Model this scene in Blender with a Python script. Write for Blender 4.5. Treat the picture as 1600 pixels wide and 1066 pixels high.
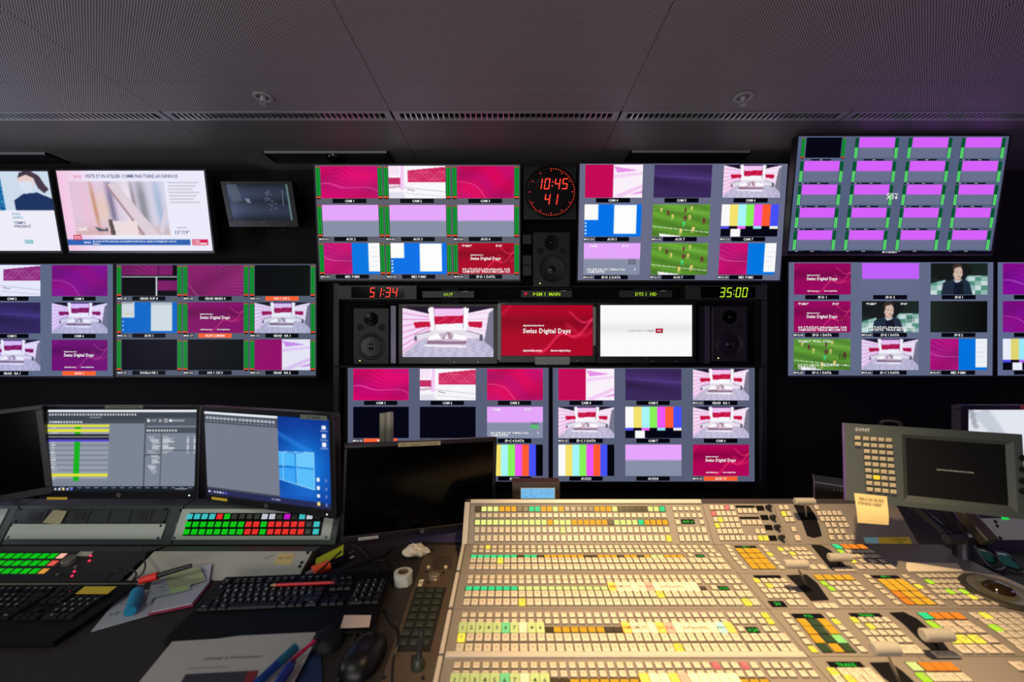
import bpy, math, random
import numpy as np
from mathutils import Matrix, Vector

for o in list(bpy.data.objects):
    bpy.data.objects.remove(o)
scene = bpy.context.scene
COL = scene.collection

# ------------------------------------------------------------ camera, light, exposure
F = 650.0                      # focal length in pixels of a 1600 px wide frame
K = F / 800.0
CAMZ = 1.5
cam = bpy.data.cameras.new('camera')
cam.sensor_width = 36.0
cam.lens = F * 36.0 / 1600.0
cam.clip_start = 0.02
camo = bpy.data.objects.new('camera', cam)
COL.objects.link(camo)
camo.location = (0, 0, CAMZ)
camo.rotation_euler = (math.pi / 2, 0, 0)
cam.dof.use_dof = True
cam.dof.focus_distance = 2.3
cam.dof.aperture_fstop = 2.5
scene.camera = camo
scene.view_settings.view_transform = 'Standard'
scene.view_settings.look = 'None'
scene.view_settings.exposure = 0.0
scene.view_settings.gamma = 1.0
scene.view_settings.use_curve_mapping = False

world = bpy.data.worlds.new('dim_room')
scene.world = world
world.use_nodes = True
world.node_tree.nodes['Background'].inputs[0].default_value = (0.02, 0.022, 0.025, 1)
world.node_tree.nodes['Background'].inputs[1].default_value = 0.3


def spot(name, loc, target, energy, color, angle, blend=1.0, size=0.04):
    l = bpy.data.lights.new(name, 'SPOT')
    l.energy = energy
    l.color = color
    l.spot_size = math.radians(angle)
    l.spot_blend = blend
    l.shadow_soft_size = size
    ob = bpy.data.objects.new(name, l)
    COL.objects.link(ob)
    ob.location = loc
    d = Vector(target) - Vector(loc)
    ob.rotation_euler = d.to_track_quat('-Z', 'Y').to_euler()
    return ob


def area(name, loc, target, energy, color, sx, sy):
    l = bpy.data.lights.new(name, 'AREA')
    l.shape = 'RECTANGLE'
    l.size = sx
    l.size_y = sy
    l.energy = energy
    l.color = color
    ob = bpy.data.objects.new(name, l)
    COL.objects.link(ob)
    ob.location = loc
    d = Vector(target) - Vector(loc)
    ob.rotation_euler = d.to_track_quat('-Z', 'Y').to_euler()
    return ob


# the warm ceiling downlight over the mixing desk, and added area lights that fill the ceiling and left desk
spot('desk_downlight', (0.32, 0.62, 2.57), (0.50, 0.98, 0.88), 320, (1.0, 0.70, 0.38), 58, 1.0, 0.03)
area('ceiling_fill', (-0.6, -1.6, 1.2), (-0.3, 1.2, 2.6), 33, (1.0, 0.90, 0.92), 2.5, 0.6)  # added, aimed up to brighten the ceiling
area('purple_side_fill', (3.3, 0.9, 1.5), (2.3, 1.6, 2.6), 6.0, (0.62, 0.30, 1.0), 0.5, 0.8)  # added purple fill for the right end of the ceiling
area('cool_side_fill', (-3.3, 0.9, 1.5), (-2.3, 1.6, 2.6), 15, (0.80, 0.84, 1.0), 0.5, 0.8)  # added cool fill for the left end of the ceiling
area('left_desk_fill', (-1.4, -0.5, 2.5), (-0.9, 1.2, 0.84), 13, (0.92, 1.0, 0.90), 0.8, 0.5)  # added to lift the dark left desk, not a ceiling lamp


# ------------------------------------------------------------ projection helpers
def at(x, y, Y):
    return np.array([(x - 800.0) / F * Y, Y, CAMZ - (y - 533.0) / F * Y])


class Frame:
    def __init__(s, o, ux, uy):
        s.o = np.array(o, float)
        s.x = np.array(ux, float)
        s.x /= np.linalg.norm(s.x)
        uy = np.array(uy, float)
        uy = uy - s.x * uy.dot(s.x)
        s.y = uy / np.linalg.norm(uy)
        s.z = np.cross(s.x, s.y)
        s.M = np.stack([s.x, s.y, s.z], 1)

    def p(s, a, b, c=0.0):
        return s.o + s.x * a + s.y * b + s.z * c

    def pts(s, arr):
        return s.o + np.asarray(arr, float) @ s.M.T

    def hit(s, px, py):
        d = np.array([(px - 800.0) / F, 1.0, -(py - 533.0) / F])
        c = np.array([0, 0, CAMZ])
        t = (s.o - c).dot(s.z) / d.dot(s.z)
        q = c + d * t - s.o
        return q.dot(s.x), q.dot(s.y)

    def at(s, a, b, c=0.0, rot=0.0):
        ca, sa = math.cos(rot), math.sin(rot)
        return Frame(s.p(a, b, c), s.x * ca + s.y * sa, s.y * ca - s.x * sa)


WF = Frame((0, 0, 0), (1, 0, 0), (0, 1, 0))


def flat(z):
    return Frame((0, 0, z), (1, 0, 0), (0, 1, 0))


# ------------------------------------------------------------ materials
def lin(c):
    c = np.asarray(c, float) / 255.0
    return np.where(c <= 0.04045, c / 12.92, ((c + 0.055) / 1.055) ** 2.4)


MATS = {}


def mat(name, col=None, rough=0.5, metal=0.0, emit=0.0, noise=0.08, scale=60.0, bump=0.0, spec=0.5, trans=0.0, coat=0.0):
    if name in MATS:
        return MATS[name]
    m = bpy.data.materials.new(name)
    m.use_nodes = True
    nt = m.node_tree
    b = nt.nodes['Principled BSDF']
    c = lin(col)
    b.inputs['Roughness'].default_value = rough
    b.inputs['Metallic'].default_value = metal
    b.inputs['Specular IOR Level'].default_value = spec
    b.inputs['Transmission Weight'].default_value = trans
    b.inputs['Coat Weight'].default_value = coat
    if emit > 0:
        b.inputs['Specular IOR Level'].default_value = 0.06
        b.inputs['Base Color'].default_value = (*(c * 0.03), 1)
        b.inputs['Emission Color'].default_value = (*c, 1)
        b.inputs['Emission Strength'].default_value = emit
    else:
        tc = nt.nodes.new('ShaderNodeTexCoord')
        nz = nt.nodes.new('ShaderNodeTexNoise')
        nz.inputs['Scale'].default_value = scale
        nz.inputs['Detail'].default_value = 3
        nt.links.new(tc.outputs['Object'], nz.inputs['Vector'])
        mx = nt.nodes.new('ShaderNodeMix')
        mx.data_type = 'RGBA'
        mx.inputs[6].default_value = (*(c * (1 - noise)), 1)
        mx.inputs[7].default_value = (*np.minimum(c * (1 + noise), 1), 1)
        nt.links.new(nz.outputs['Fac'], mx.inputs[0])
        nt.links.new(mx.outputs[2], b.inputs['Base Color'])
        if bump:
            bp = nt.nodes.new('ShaderNodeBump')
            bp.inputs['Strength'].default_value = bump
            bp.inputs['Distance'].default_value = 0.002
            nt.links.new(nz.outputs['Fac'], bp.inputs['Height'])
            nt.links.new(bp.outputs['Normal'], b.inputs['Normal'])
    MATS[name] = m
    return m


def screen_mat():
    if 'picture' in MATS:
        return MATS['picture']
    m = bpy.data.materials.new('picture')
    m.use_nodes = True
    nt = m.node_tree
    b = nt.nodes['Principled BSDF']
    b.inputs['Base Color'].default_value = (0.004, 0.004, 0.004, 1)
    b.inputs['Roughness'].default_value = 0.4
    b.inputs['Specular IOR Level'].default_value = 0.05
    a = nt.nodes.new('ShaderNodeVertexColor')
    a.layer_name = 'picture'
    nt.links.new(a.outputs['Color'], b.inputs['Emission Color'])
    b.inputs['Emission Strength'].default_value = 1.0
    MATS['picture'] = m
    return m


def E(name, col, e=1.0):
    return mat(name, col, rough=0.4, emit=e)


black = lambda: mat('black_plastic', (16, 16, 17), 0.45, noise=0.15)
blackm = lambda: mat('matt_black', (9, 9, 10), 0.8, noise=0.2)
gloss = lambda: mat('gloss_black', (8, 8, 9), 0.12, noise=0.1)
white_em = lambda: E('caption_white', (245, 245, 245), 1.0)


# ------------------------------------------------------------ geometry builder
TEXT = {}


def text_geo(s, bold=True):
    k = (s, bold)
    if k not in TEXT:
        c = bpy.data.curves.new('t', 'FONT')
        c.body = s
        c.size = 1.0
        c.resolution_u = 1
        c.offset = 0.018 if bold else 0.0
        ob = bpy.data.objects.new('t', c)
        me = bpy.data.meshes.new_from_object(ob)
        v = np.array([x.co[:] for x in me.vertices]) if len(me.vertices) else np.zeros((1, 3))
        f = [tuple(p.vertices) for p in me.polygons]
        bpy.data.objects.remove(ob)
        bpy.data.curves.remove(c)
        bpy.data.meshes.remove(me)
        mn, mx = v.min(0), v.max(0)
        TEXT[k] = (v, f, mn, mx)
    return TEXT[k]


class G:
    def __init__(s):
        s.v = []
        s.f = []
        s.fm = []
        s.m = []
        s.n = 0

    def mi(s, m):
        if m not in s.m:
            s.m.append(m)
        return s.m.index(m)

    def add(s, fr, v, f, m):
        w = fr.pts(v)
        i = s.mi(m)
        n = s.n
        s.v.append(w)
        s.n += len(w)
        for q in f:
            s.f.append(tuple(a + n for a in q))
            s.fm.append(i)
        return s

    def box(s, fr, x0, x1, y0, y1, z0, z1, m, ch=0.0, ct=None):
        if ch <= 0:
            v = [(x0, y0, z0), (x1, y0, z0), (x1, y1, z0), (x0, y1, z0), (x0, y0, z1), (x1, y0, z1), (x1, y1, z1), (x0, y1, z1)]
            f = [(3, 2, 1, 0), (4, 5, 6, 7), (0, 1, 5, 4), (1, 2, 6, 5), (2, 3, 7, 6), (3, 0, 4, 7)]
        else:
            zt = z1 - (ct or ch)
            v = [(x0, y0, z0), (x1, y0, z0), (x1, y1, z0), (x0, y1, z0), (x0, y0, zt), (x1, y0, zt), (x1, y1, zt), (x0, y1, zt),
                 (x0 + ch, y0 + ch, z1), (x1 - ch, y0 + ch, z1), (x1 - ch, y1 - ch, z1), (x0 + ch, y1 - ch, z1)]
            f = [(3, 2, 1, 0), (0, 1, 5, 4), (1, 2, 6, 5), (2, 3, 7, 6), (3, 0, 4, 7),
                 (4, 5, 9, 8), (5, 6, 10, 9), (6, 7, 11, 10), (7, 4, 8, 11), (8, 9, 10, 11)]
        return s.add(fr, v, f, m)

    def rect(s, fr, x0, x1, y0, y1, z, m):
        return s.add(fr, [(x0, y0, z), (x1, y0, z), (x1, y1, z), (x0, y1, z)], [(0, 1, 2, 3)], m)

    def prism(s, fr, poly, z0, z1, m):
        n = len(poly)
        a = sum(poly[i][0] * poly[(i + 1) % n][1] - poly[(i + 1) % n][0] * poly[i][1] for i in range(n))
        if a < 0:
            poly = poly[::-1]
        v = [(x, y, z0) for x, y in poly] + [(x, y, z1) for x, y in poly]
        f = [tuple(range(n - 1, -1, -1)), tuple(range(n, 2 * n))]
        f += [(i, (i + 1) % n, n + (i + 1) % n, n + i) for i in range(n)]
        return s.add(fr, v, f, m)

    def rbox(s, fr, x0, x1, y0, y1, z0, z1, r, m, n=4):
        poly = []
        for cx, cy, a0 in ((x1 - r, y0 + r, -90), (x1 - r, y1 - r, 0), (x0 + r, y1 - r, 90), (x0 + r, y0 + r, 180)):
            for i in range(n + 1):
                a = math.radians(a0 + 90 * i / n)
                poly.append((cx + r * math.cos(a), cy + r * math.sin(a)))
        return s.prism(fr, poly, z0, z1, m)

    def lathe(s, fr, prof, m, n=24, cap=True):
        v = []
        for r, z in prof:
            for i in range(n):
                a = 2 * math.pi * i / n
                v.append((r * math.cos(a), r * math.sin(a), z))
        f = []
        for k in range(len(prof) - 1):
            for i in range(n):
                j = (i + 1) % n
                f.append((k * n + i, k * n + j, (k + 1) * n + j, (k + 1) * n + i))
        if cap:
            f.append(tuple(range(n - 1, -1, -1)))
            f.append(tuple((len(prof) - 1) * n + i for i in range(n)))
        return s.add(fr, v, f, m)

    def tube(s, path, r, m, n=8, smooth=True):
        P = [np.array(p, float) for p in path]
        if smooth and len(P) > 2:
            Q = []
            for i in range(len(P) - 1):
                p0, p1, p2, p3 = P[max(i - 1, 0)], P[i], P[i + 1], P[min(i + 2, len(P) - 1)]
                for t in np.linspace(0, 1, 7)[:-1]:
                    Q.append(0.5 * (2 * p1 + (p2 - p0) * t + (2 * p0 - 5 * p1 + 4 * p2 - p3) * t * t + (3 * p1 - p0 - 3 * p2 + p3) * t ** 3))
            Q.append(P[-1])
            P = Q
        rr = r if isinstance(r, (list, tuple)) else None
        v = []
        up = np.array([0, 0, 1.0])
        for i, p in enumerate(P):
            d = P[min(i + 1, len(P) - 1)] - P[max(i - 1, 0)]
            d /= np.linalg.norm(d) + 1e-9
            a = np.cross(d, up)
            if np.linalg.norm(a) < 0.2:
                a = np.cross(d, np.array([1.0, 0, 0]))
            a /= np.linalg.norm(a)
            b = np.cross(a, d)
            rad = r if rr is None else np.interp(i / (len(P) - 1), np.linspace(0, 1, len(rr)), rr)
            for k in range(n):
                t = 2 * math.pi * k / n
                v.append(p + a * rad * math.cos(t) + b * rad * math.sin(t))
        f = []
        for i in range(len(P) - 1):
            for k in range(n):
                j = (k + 1) % n
                f.append((i * n + k, i * n + j, (i + 1) * n + j, (i + 1) * n + k))
        f.append(tuple(range(n)))
        f.append(tuple((len(P) - 1) * n + k for k in range(n - 1, -1, -1)))
        return s.add(WF, v, f, m)

    def text(s, fr, x, y, z, h, st, m, align='c', maxw=None, bold=True, w=None):
        v, f, mn, mx = text_geo(st, bold)
        if not f:
            return s
        sc = h / 0.72
        sx = sc
        tw = (mx[0] - mn[0]) * sc
        if w:
            sx = sc * w / tw
        elif maxw and tw > maxw:
            sx = sc * maxw / tw
        tw = (mx[0] - mn[0]) * sx
        x0 = x - {'c': tw / 2, 'l': 0, 'r': tw}[align] - mn[0] * sx
        q = v * np.array([sx, sc, 1]) + np.array([x0, y - h / 2, z])
        return s.add(fr, q, f, m)

    def seg(s, fr, x, y, z, h, st, m, t=None, w=None):
        """slanted seven-segment digits, x,y = left/bottom"""
        t = t or h * 0.09
        w = w or h * 0.5
        S = {'0': 'abcdef', '1': 'bc', '2': 'abged', '3': 'abgcd', '4': 'fgbc', '5': 'afgcd', '6': 'afgedc', '7': 'abc', '8': 'abcdefg', '9': 'abfgcd', ' ': ''}
        g = t * 0.35
        for chh in st:
            if chh == ':':
                for yy in (0.3, 0.68):
                    s.add(fr, [(x + yy * h * 0.15, y + yy * h - t * .6, z), (x + t + yy * h * 0.15, y + yy * h - t * .6, z), (x + t * 1.15 + yy * h * 0.15, y + yy * h + t * .6, z), (x + t * .15 + yy * h * 0.15, y + yy * h + t * .6, z)], [(0, 1, 2, 3)], m)
                x += h * 0.24
                continue
            hh = h / 2
            R = {'a': (g, h - t, w - g, h), 'g': (g, hh - t / 2, w - g, hh + t / 2), 'd': (g, 0, w - g, t),
                 'f': (0, hh + g, t, h - g), 'b': (w - t, hh + g, w, h - g), 'e': (0, g, t, hh - g), 'c': (w - t, g, w, hh - g)}
            for k in S.get(chh, ''):
                a, b, c, d = R[k]
                s.add(fr, [(x + a + b * .15, y + b, z), (x + c + b * .15, y + b, z), (x + c + d * .15, y + d, z), (x + a + d * .15, y + d, z)], [(0, 1, 2, 3)], m)
            x += w + h * 0.2
        return s

    def mesh(s, name, org=(0, 0, 0)):
        me = bpy.data.meshes.new(name)
        v = np.concatenate(s.v) - np.array(org)
        me.from_pydata(v.tolist(), [], s.f)
        for m in s.m:
            me.materials.append(m)
        me.polygons.foreach_set('material_index', s.fm)
        me.update()
        return me

    def build(s, name, parent=None, smooth=False, bevel=0.0, label=None, cat=None, group=None, kind=None, loc=None):
        if parent is not None:
            org = parent['_o']
        else:
            org = loc
            if org is None:
                a = np.concatenate(s.v)
                org = (float((a[:, 0].min() + a[:, 0].max()) / 2), float((a[:, 1].min() + a[:, 1].max()) / 2), float(a[:, 2].min()))
        org = [float(q) for q in org]
        o = bpy.data.objects.new(name, s.mesh(name, org))
        COL.objects.link(o)
        if parent is not None:
            o.parent = parent
        else:
            o.location = org
        o['_o'] = org
        if smooth:
            o.data.polygons.foreach_set('use_smooth', [True] * len(o.data.polygons))
            try:
                o.data.set_sharp_from_angle(angle=math.radians(40))
            except Exception:
                pass
        if bevel:
            md = o.modifiers.new('edge', 'BEVEL')
            md.width = bevel
            md.segments = 2
            md.limit_method = 'ANGLE'
            md.angle_limit = math.radians(50)
        tag(o, label, cat, group, kind)
        return o


def tag(o, label=None, cat=None, group=None, kind=None):
    if label:
        o['label'] = label
    if cat:
        o['category'] = cat
    if group:
        o['group'] = group
    if kind:
        o['kind'] = kind
    return o


def thing(name, label, cat, loc, group=None):
    o = bpy.data.objects.new(name, None)
    COL.objects.link(o)
    loc = [float(q) for q in loc]
    o.location = loc
    o.empty_display_size = 0.05
    o['_o'] = loc
    return tag(o, label, cat, group)


def inst(name, me, parent, pos, fr=None, scale=None):
    """an object sharing mesh data, placed at world pos in the orientation of a frame, child of parent"""
    o = bpy.data.objects.new(name, me)
    COL.objects.link(o)
    o.parent = parent
    o.location = [float(a - b) for a, b in zip(pos, parent['_o'])]
    if fr is not None:
        o.rotation_euler = Matrix(fr.M.tolist()).to_euler()
    if scale is not None:
        o.scale = scale
    o['_o'] = [float(q) for q in pos]
    return o


# ------------------------------------------------------------ pictures shown on the screens (colour per vertex, flat on each screen)
def UV(w, h):
    u, v = np.meshgrid((np.arange(w) + .5) / w, (np.arange(h) + .5) / h)
    return u, v


def img(w, h, c):
    a = np.zeros((h, w, 3))
    a[:] = c
    return a


def R(a, x0, y0, x1, y1, c):
    h, w = a.shape[:2]
    a[int(round(y0 * h)):max(int(round(y1 * h)), int(round(y0 * h)) + 1), int(round(x0 * w)):max(int(round(x1 * w)), int(round(x0 * w)) + 1)] = c


def poly(a, pts, c, k=1.0):
    h, w = a.shape[:2]
    u, v = UV(w, h)
    ins = np.zeros((h, w), bool)
    n = len(pts)
    for i in range(n):
        x0, y0 = pts[i]
        x1, y1 = pts[(i + 1) % n]
        if y0 == y1:
            continue
        cond = ((y0 > v) != (y1 > v)) & (u < (x1 - x0) * (v - y0) / (y1 - y0) + x0)
        ins ^= cond
    a[ins] = a[ins] * (1 - k) + np.array(c) * k


def ell(a, cx, cy, rx, ry, c, k=1.0):
    h, w = a.shape[:2]
    u, v = UV(w, h)
    ins = ((u - cx) / rx) ** 2 + ((v - cy) / ry) ** 2 < 1
    a[ins] = a[ins] * (1 - k) + np.array(c) * k


def line(a, x0, y0, x1, y1, t, c, k=1.0):
    dx, dy = x1 - x0, y1 - y0
    L = math.hypot(dx, dy * .56) + 1e-9
    nx, ny = -dy * .56 / L * t, dx / L * t / .56
    poly(a, [(x0 + nx, y0 + ny), (x1 + nx, y1 + ny), (x1 - nx, y1 - ny), (x0 - nx, y0 - ny)], c, k)


TW, TH = 104, 58


def waves(c=(214, 0, 104), hi=(255, 60, 130), lo=(140, 10, 100), ph=0.0, W=TW, H=TH):
    u, v = UV(W, H)
    f = v * 3.2 + 0.9 * np.sin(2.6 * u + ph) + 0.35 * np.sin(6 * u + 3 * v + ph * 2) - u * 1.2
    s = 0.5 + 0.5 * np.sin(f * 2.2 + ph)
    l = np.abs(np.sin(f * 9.0 + 1.5 * np.sin(4 * u)))
    a = np.array(lo) * (1 - s)[..., None] * .55 + np.array(c) * (0.55 + s * .47)[..., None]
    am = 0.5 + 0.5 * np.sin(3.1 * u - 2.3 * v + ph * 1.7)
    a = a + (np.array(hi) - a) * (0.34 * am * l ** 5)[..., None]
    a = a * (1 - .12 * (0.5 + 0.5 * np.sin(5.2 * u + 4.1 * v + ph * 3)) ** 2)[..., None]
    k = np.exp(-((f - 2.1) / .05) ** 2) * .5
    return a + (np.array([255, 150, 200]) - a) * k[..., None]


def swiss(c=(172, 0, 38), hi=(255, 60, 110), W=TW, H=TH):
    u, v = UV(W, H)
    a = img(W, H, c) * (1.0 - 0.18 * np.exp(-((v - .35) / .15) ** 2))[..., None]
    def curve(g, wd, k):
        nonlocal a
        kk = np.exp(-(g / wd) ** 2) * k
        a = a + (np.array(hi) - a) * kk[..., None]
    curve(v - (.55 + .25 * np.sin(u * 9 + 1.2) * np.exp(-((u - .75) / .35) ** 2) + (0.6 - u) * 1.0), .022, .85 * (u > .34).astype(float) if False else .0)
    m = (u > .33)
    t = .92 - (u - .35) * .85 + .09 * np.sin(u * 17)
    curve(np.where(m, v - t, 9), .022, .8)
    curve(np.where(m, v - t - .05 * np.sin(u * 9), 9), .012, .5)
    t = .22 + .12 * np.sin((u - .8) * 14)
    curve(np.where(u > .74, v - t, 9), .02, .7)
    curve(np.where(u > .7, v - (.5 + .1 * np.sin((u - .8) * 16)), 9), .05, .3)
    curve(np.where(u < .12, v - (.2 - u * 1.9), 9), .03, .35)
    return a


def curtain(W=TW, H=TH, c=(218, 5, 95)):
    u, v = UV(W, H)
    a = img(W, H, (250, 240, 250))
    poly(a, [(.5, .05), (.92, .17), (.56, .24)], (225, 120, 225), .8)
    poly(a, [(.5, .3), (1, .22), (1, .3), (.5, .42)], (245, 205, 245), .8)
    poly(a, [(.5, .95), (.95, .62), (1, .6), (1, .7), (.62, 1)], (240, 195, 240), .8)
    poly(a, [(.78, .9), (1, .78), (1, .88)], (225, 120, 225), .7)
    f = v + .05 * np.sin(u * 9)
    l = np.abs(np.sin(f * 42))
    b = np.array(c) * (0.72 + .28 * l)[..., None]
    return np.where((u < .49)[..., None], b, a)


def purple(W=TW, H=TH, c=(62, 42, 98)):
    u, v = UV(W, H)
    s = .5 + .5 * np.sin(v * 9 - u * 2.5) * np.exp(-((v - .4) / .3) ** 2)
    s2 = np.exp(-((v - .38 - .12 * (u - .5)) / .03) ** 2) * .25
    return np.array(c) * (.72 + .4 * s)[..., None] + np.array([60, 50, 90]) * s2[..., None]


def bars(full=False, W=TW, H=TH):
    C = [(250, 250, 250), (245, 225, 110), (165, 245, 250), (135, 240, 90), (235, 85, 245), (255, 90, 50), (70, 80, 250)]
    a = img(W, H, (3, 3, 18))
    if full:
        C.append((3, 3, 14))
        for i, c in enumerate(C):
            R(a, i / 8, 0, (i + 1) / 8, 1, c)
        return a
    for i, c in enumerate(C):
        R(a, i / 7, 0, (i + 1) / 7, .67, c)
    for i, c in {0: (80, 80, 230), 2: (235, 100, 235), 4: (150, 230, 245), 6: (240, 240, 240)}.items():
        R(a, i / 7, .67, (i + 1) / 7, .75, c)
    R(a, .17, .75, .35, 1, (250, 250, 250))
    return a


def half(top=(228, 165, 250), bot=(134, 143, 165), W=24, H=28, k=.5):
    a = img(W, H, bot)
    R(a, 0, 0, 1, k, top)
    return a


def desk_blue(W=TW, H=TH):
    a = img(W, H, (0, 112, 230))
    R(a, 0, 0, .24, .49, (252, 252, 250))
    R(a, .52, .02, .91, .92, (252, 253, 253))
    for i in range(4):
        R(a, .01, .55 + i * .11, .04, .6 + i * .11, (230, 240, 250))
    return a


def mixed(W=TW, H=TH, c=(200, 10, 110)):
    a = waves(c, (240, 60, 140), (130, 20, 100), 1.0)
    R(a, .5, 0, 1, 1, (0, 118, 225))
    R(a, .80, 0, 1, .92, (250, 250, 252))
    for i in range(5):
        R(a, .84, .12 + i * .15, .96, .14 + i * .15, (220, 225, 232))
    return a


def football(W=TW, H=TH):
    u, v = UV(W, H)
    a = img(W, H, (98, 160, 50)) * (.94 + .10 * np.sin(u * 7 - v * 16))[..., None] * (1.06 - .18 * v)[..., None]
    line(a, 0, .12, 1, .27, .004, (190, 215, 160), .5)
    line(a, 0, .68, 1, .87, .006, (230, 240, 220), .9)
    P = [(.15, .15, 'y'), (.35, .36, 'y'), (.65, .38, 'y'), (.5, .82, 'y'), (.72, .76, 'y'), (.68, .1, 'y'), (.27, .26, 'r'), (.57, .16, 'r'), (.57, .42, 'r'), (.9, .5, 'r'), (.55, .58, 'g')]
    C = {'y': (238, 215, 120), 'r': (110, 25, 50), 'g': (60, 220, 130)}
    for x, y, c in P:
        s = .75 + y * .6
        ell(a, x, y - .075 * s, .011 * s, .02 * s, (120, 80, 60))
        ell(a, x, y - .01, .019 * s, .05 * s, C[c])
        line(a, x - .004, y + .02, x - .018 * s, y + .11 * s, .006, C[c])
        line(a, x + .004, y + .02, x + .016 * s, y + .10 * s, .006, C[c])
        line(a, x, y - .03, x + .03 * s, y + .01, .004, C[c])
    poly(a, [(.12, .9), (.5, .98), (.5, 1), (.14, 1)], (245, 245, 245))
    return a


def interview(W=TW, H=TH):
    u, v = UV(W, H)
    a = img(W, H, (26, 40, 34))
    m = (v > .40) & ((u > .62) | (u < .26))
    t = ((np.floor(u * 9) + np.floor(v * 7)) % 3)[..., None]
    b = np.where(t < 1, [205, 225, 220], np.where(t < 2, [90, 150, 130], [150, 190, 180]))
    m2 = m & ((v - .35) > (1 - u) * 0.5 - .2)
    a = np.where(m2[..., None], b, a)
    poly(a, [(.0, 0), (.62, 0), (.75, .2), (.6, .5), (.3, .55), (.1, .5), (0, .45)], (20, 26, 24))
    poly(a, [(.18, 1), (.22, .62), (.38, .5), (.6, .5), (.68, .62), (.74, 1)], (30, 45, 62))
    poly(a, [(.40, .54), (.47, .66), (.55, .52), (.5, .5)], (215, 220, 222))
    poly(a, [(.42, .62), (.56, .60), (.58, 1), (.40, 1)], (16, 24, 40))
    poly(a, [(.41, .40), (.53, .40), (.53, .56), (.42, .56)], (198, 160, 140))
    ell(a, .475, .30, .085, .22, (222, 188, 168))
    poly(a, [(.38, .2), (.385, .07), (.45, .0), (.53, .03), (.57, .14), (.5, .12), (.42, .16), (.405, .34), (.385, .32)], (62, 48, 40))
    R(a, .45, .27, .475, .29, (70, 50, 45))
    R(a, .52, .27, .54, .29, (70, 50, 45))
    R(a, .48, .42, .53, .44, (165, 105, 100))
    R(a, .52, .62, .56, .75, (20, 22, 25))
    line(a, .54, .75, .55, 1, .01, (20, 20, 22))
    return a


def side_studio(W=TW, H=TH):
    u, v = UV(W, H)
    a = img(W, H, (248, 246, 250))
    poly(a, [(.34, .14), (.97, .03), (1, .03), (1, .50), (.34, .50)], (205, 40, 95))
    for k in range(3):
        kk = np.exp(-((v - (.3 + .13 * np.sin(u * 16 + k * 1.3))) / .012) ** 2) * ((u > .34) & (v < .5) & (v > .14))
        a = a + (np.array([245, 130, 170]) - a) * (kk * .7)[..., None]
    poly(a, [(0, .37), (.21, .37), (.21, .58), (0, .56)], (195, 45, 100))
    poly(a, [(0, 0), (.18, 0), (.18, .3), (0, .3)], (246, 225, 246))
    poly(a, [(.21, 0), (.27, 0), (.27, .75), (.20, .75)], (240, 190, 240), .8)
    poly(a, [(0, .62), (.2, .6), (.22, .66), (0, .70)], (210, 175, 205))
    line(a, .27, .66, 1, .80, .005, (190, 180, 195))
    line(a, .3, .84, 1, .95, .005, (205, 200, 215))
    line(a, .48, .78, .48, 1, .004, (130, 120, 135))
    poly(a, [(0, .82), (.25, .8), (.3, 1), (0, 1)], (225, 222, 236))
    line(a, .33, .72, .46, .77, .008, (160, 150, 165))
    return a


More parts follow.
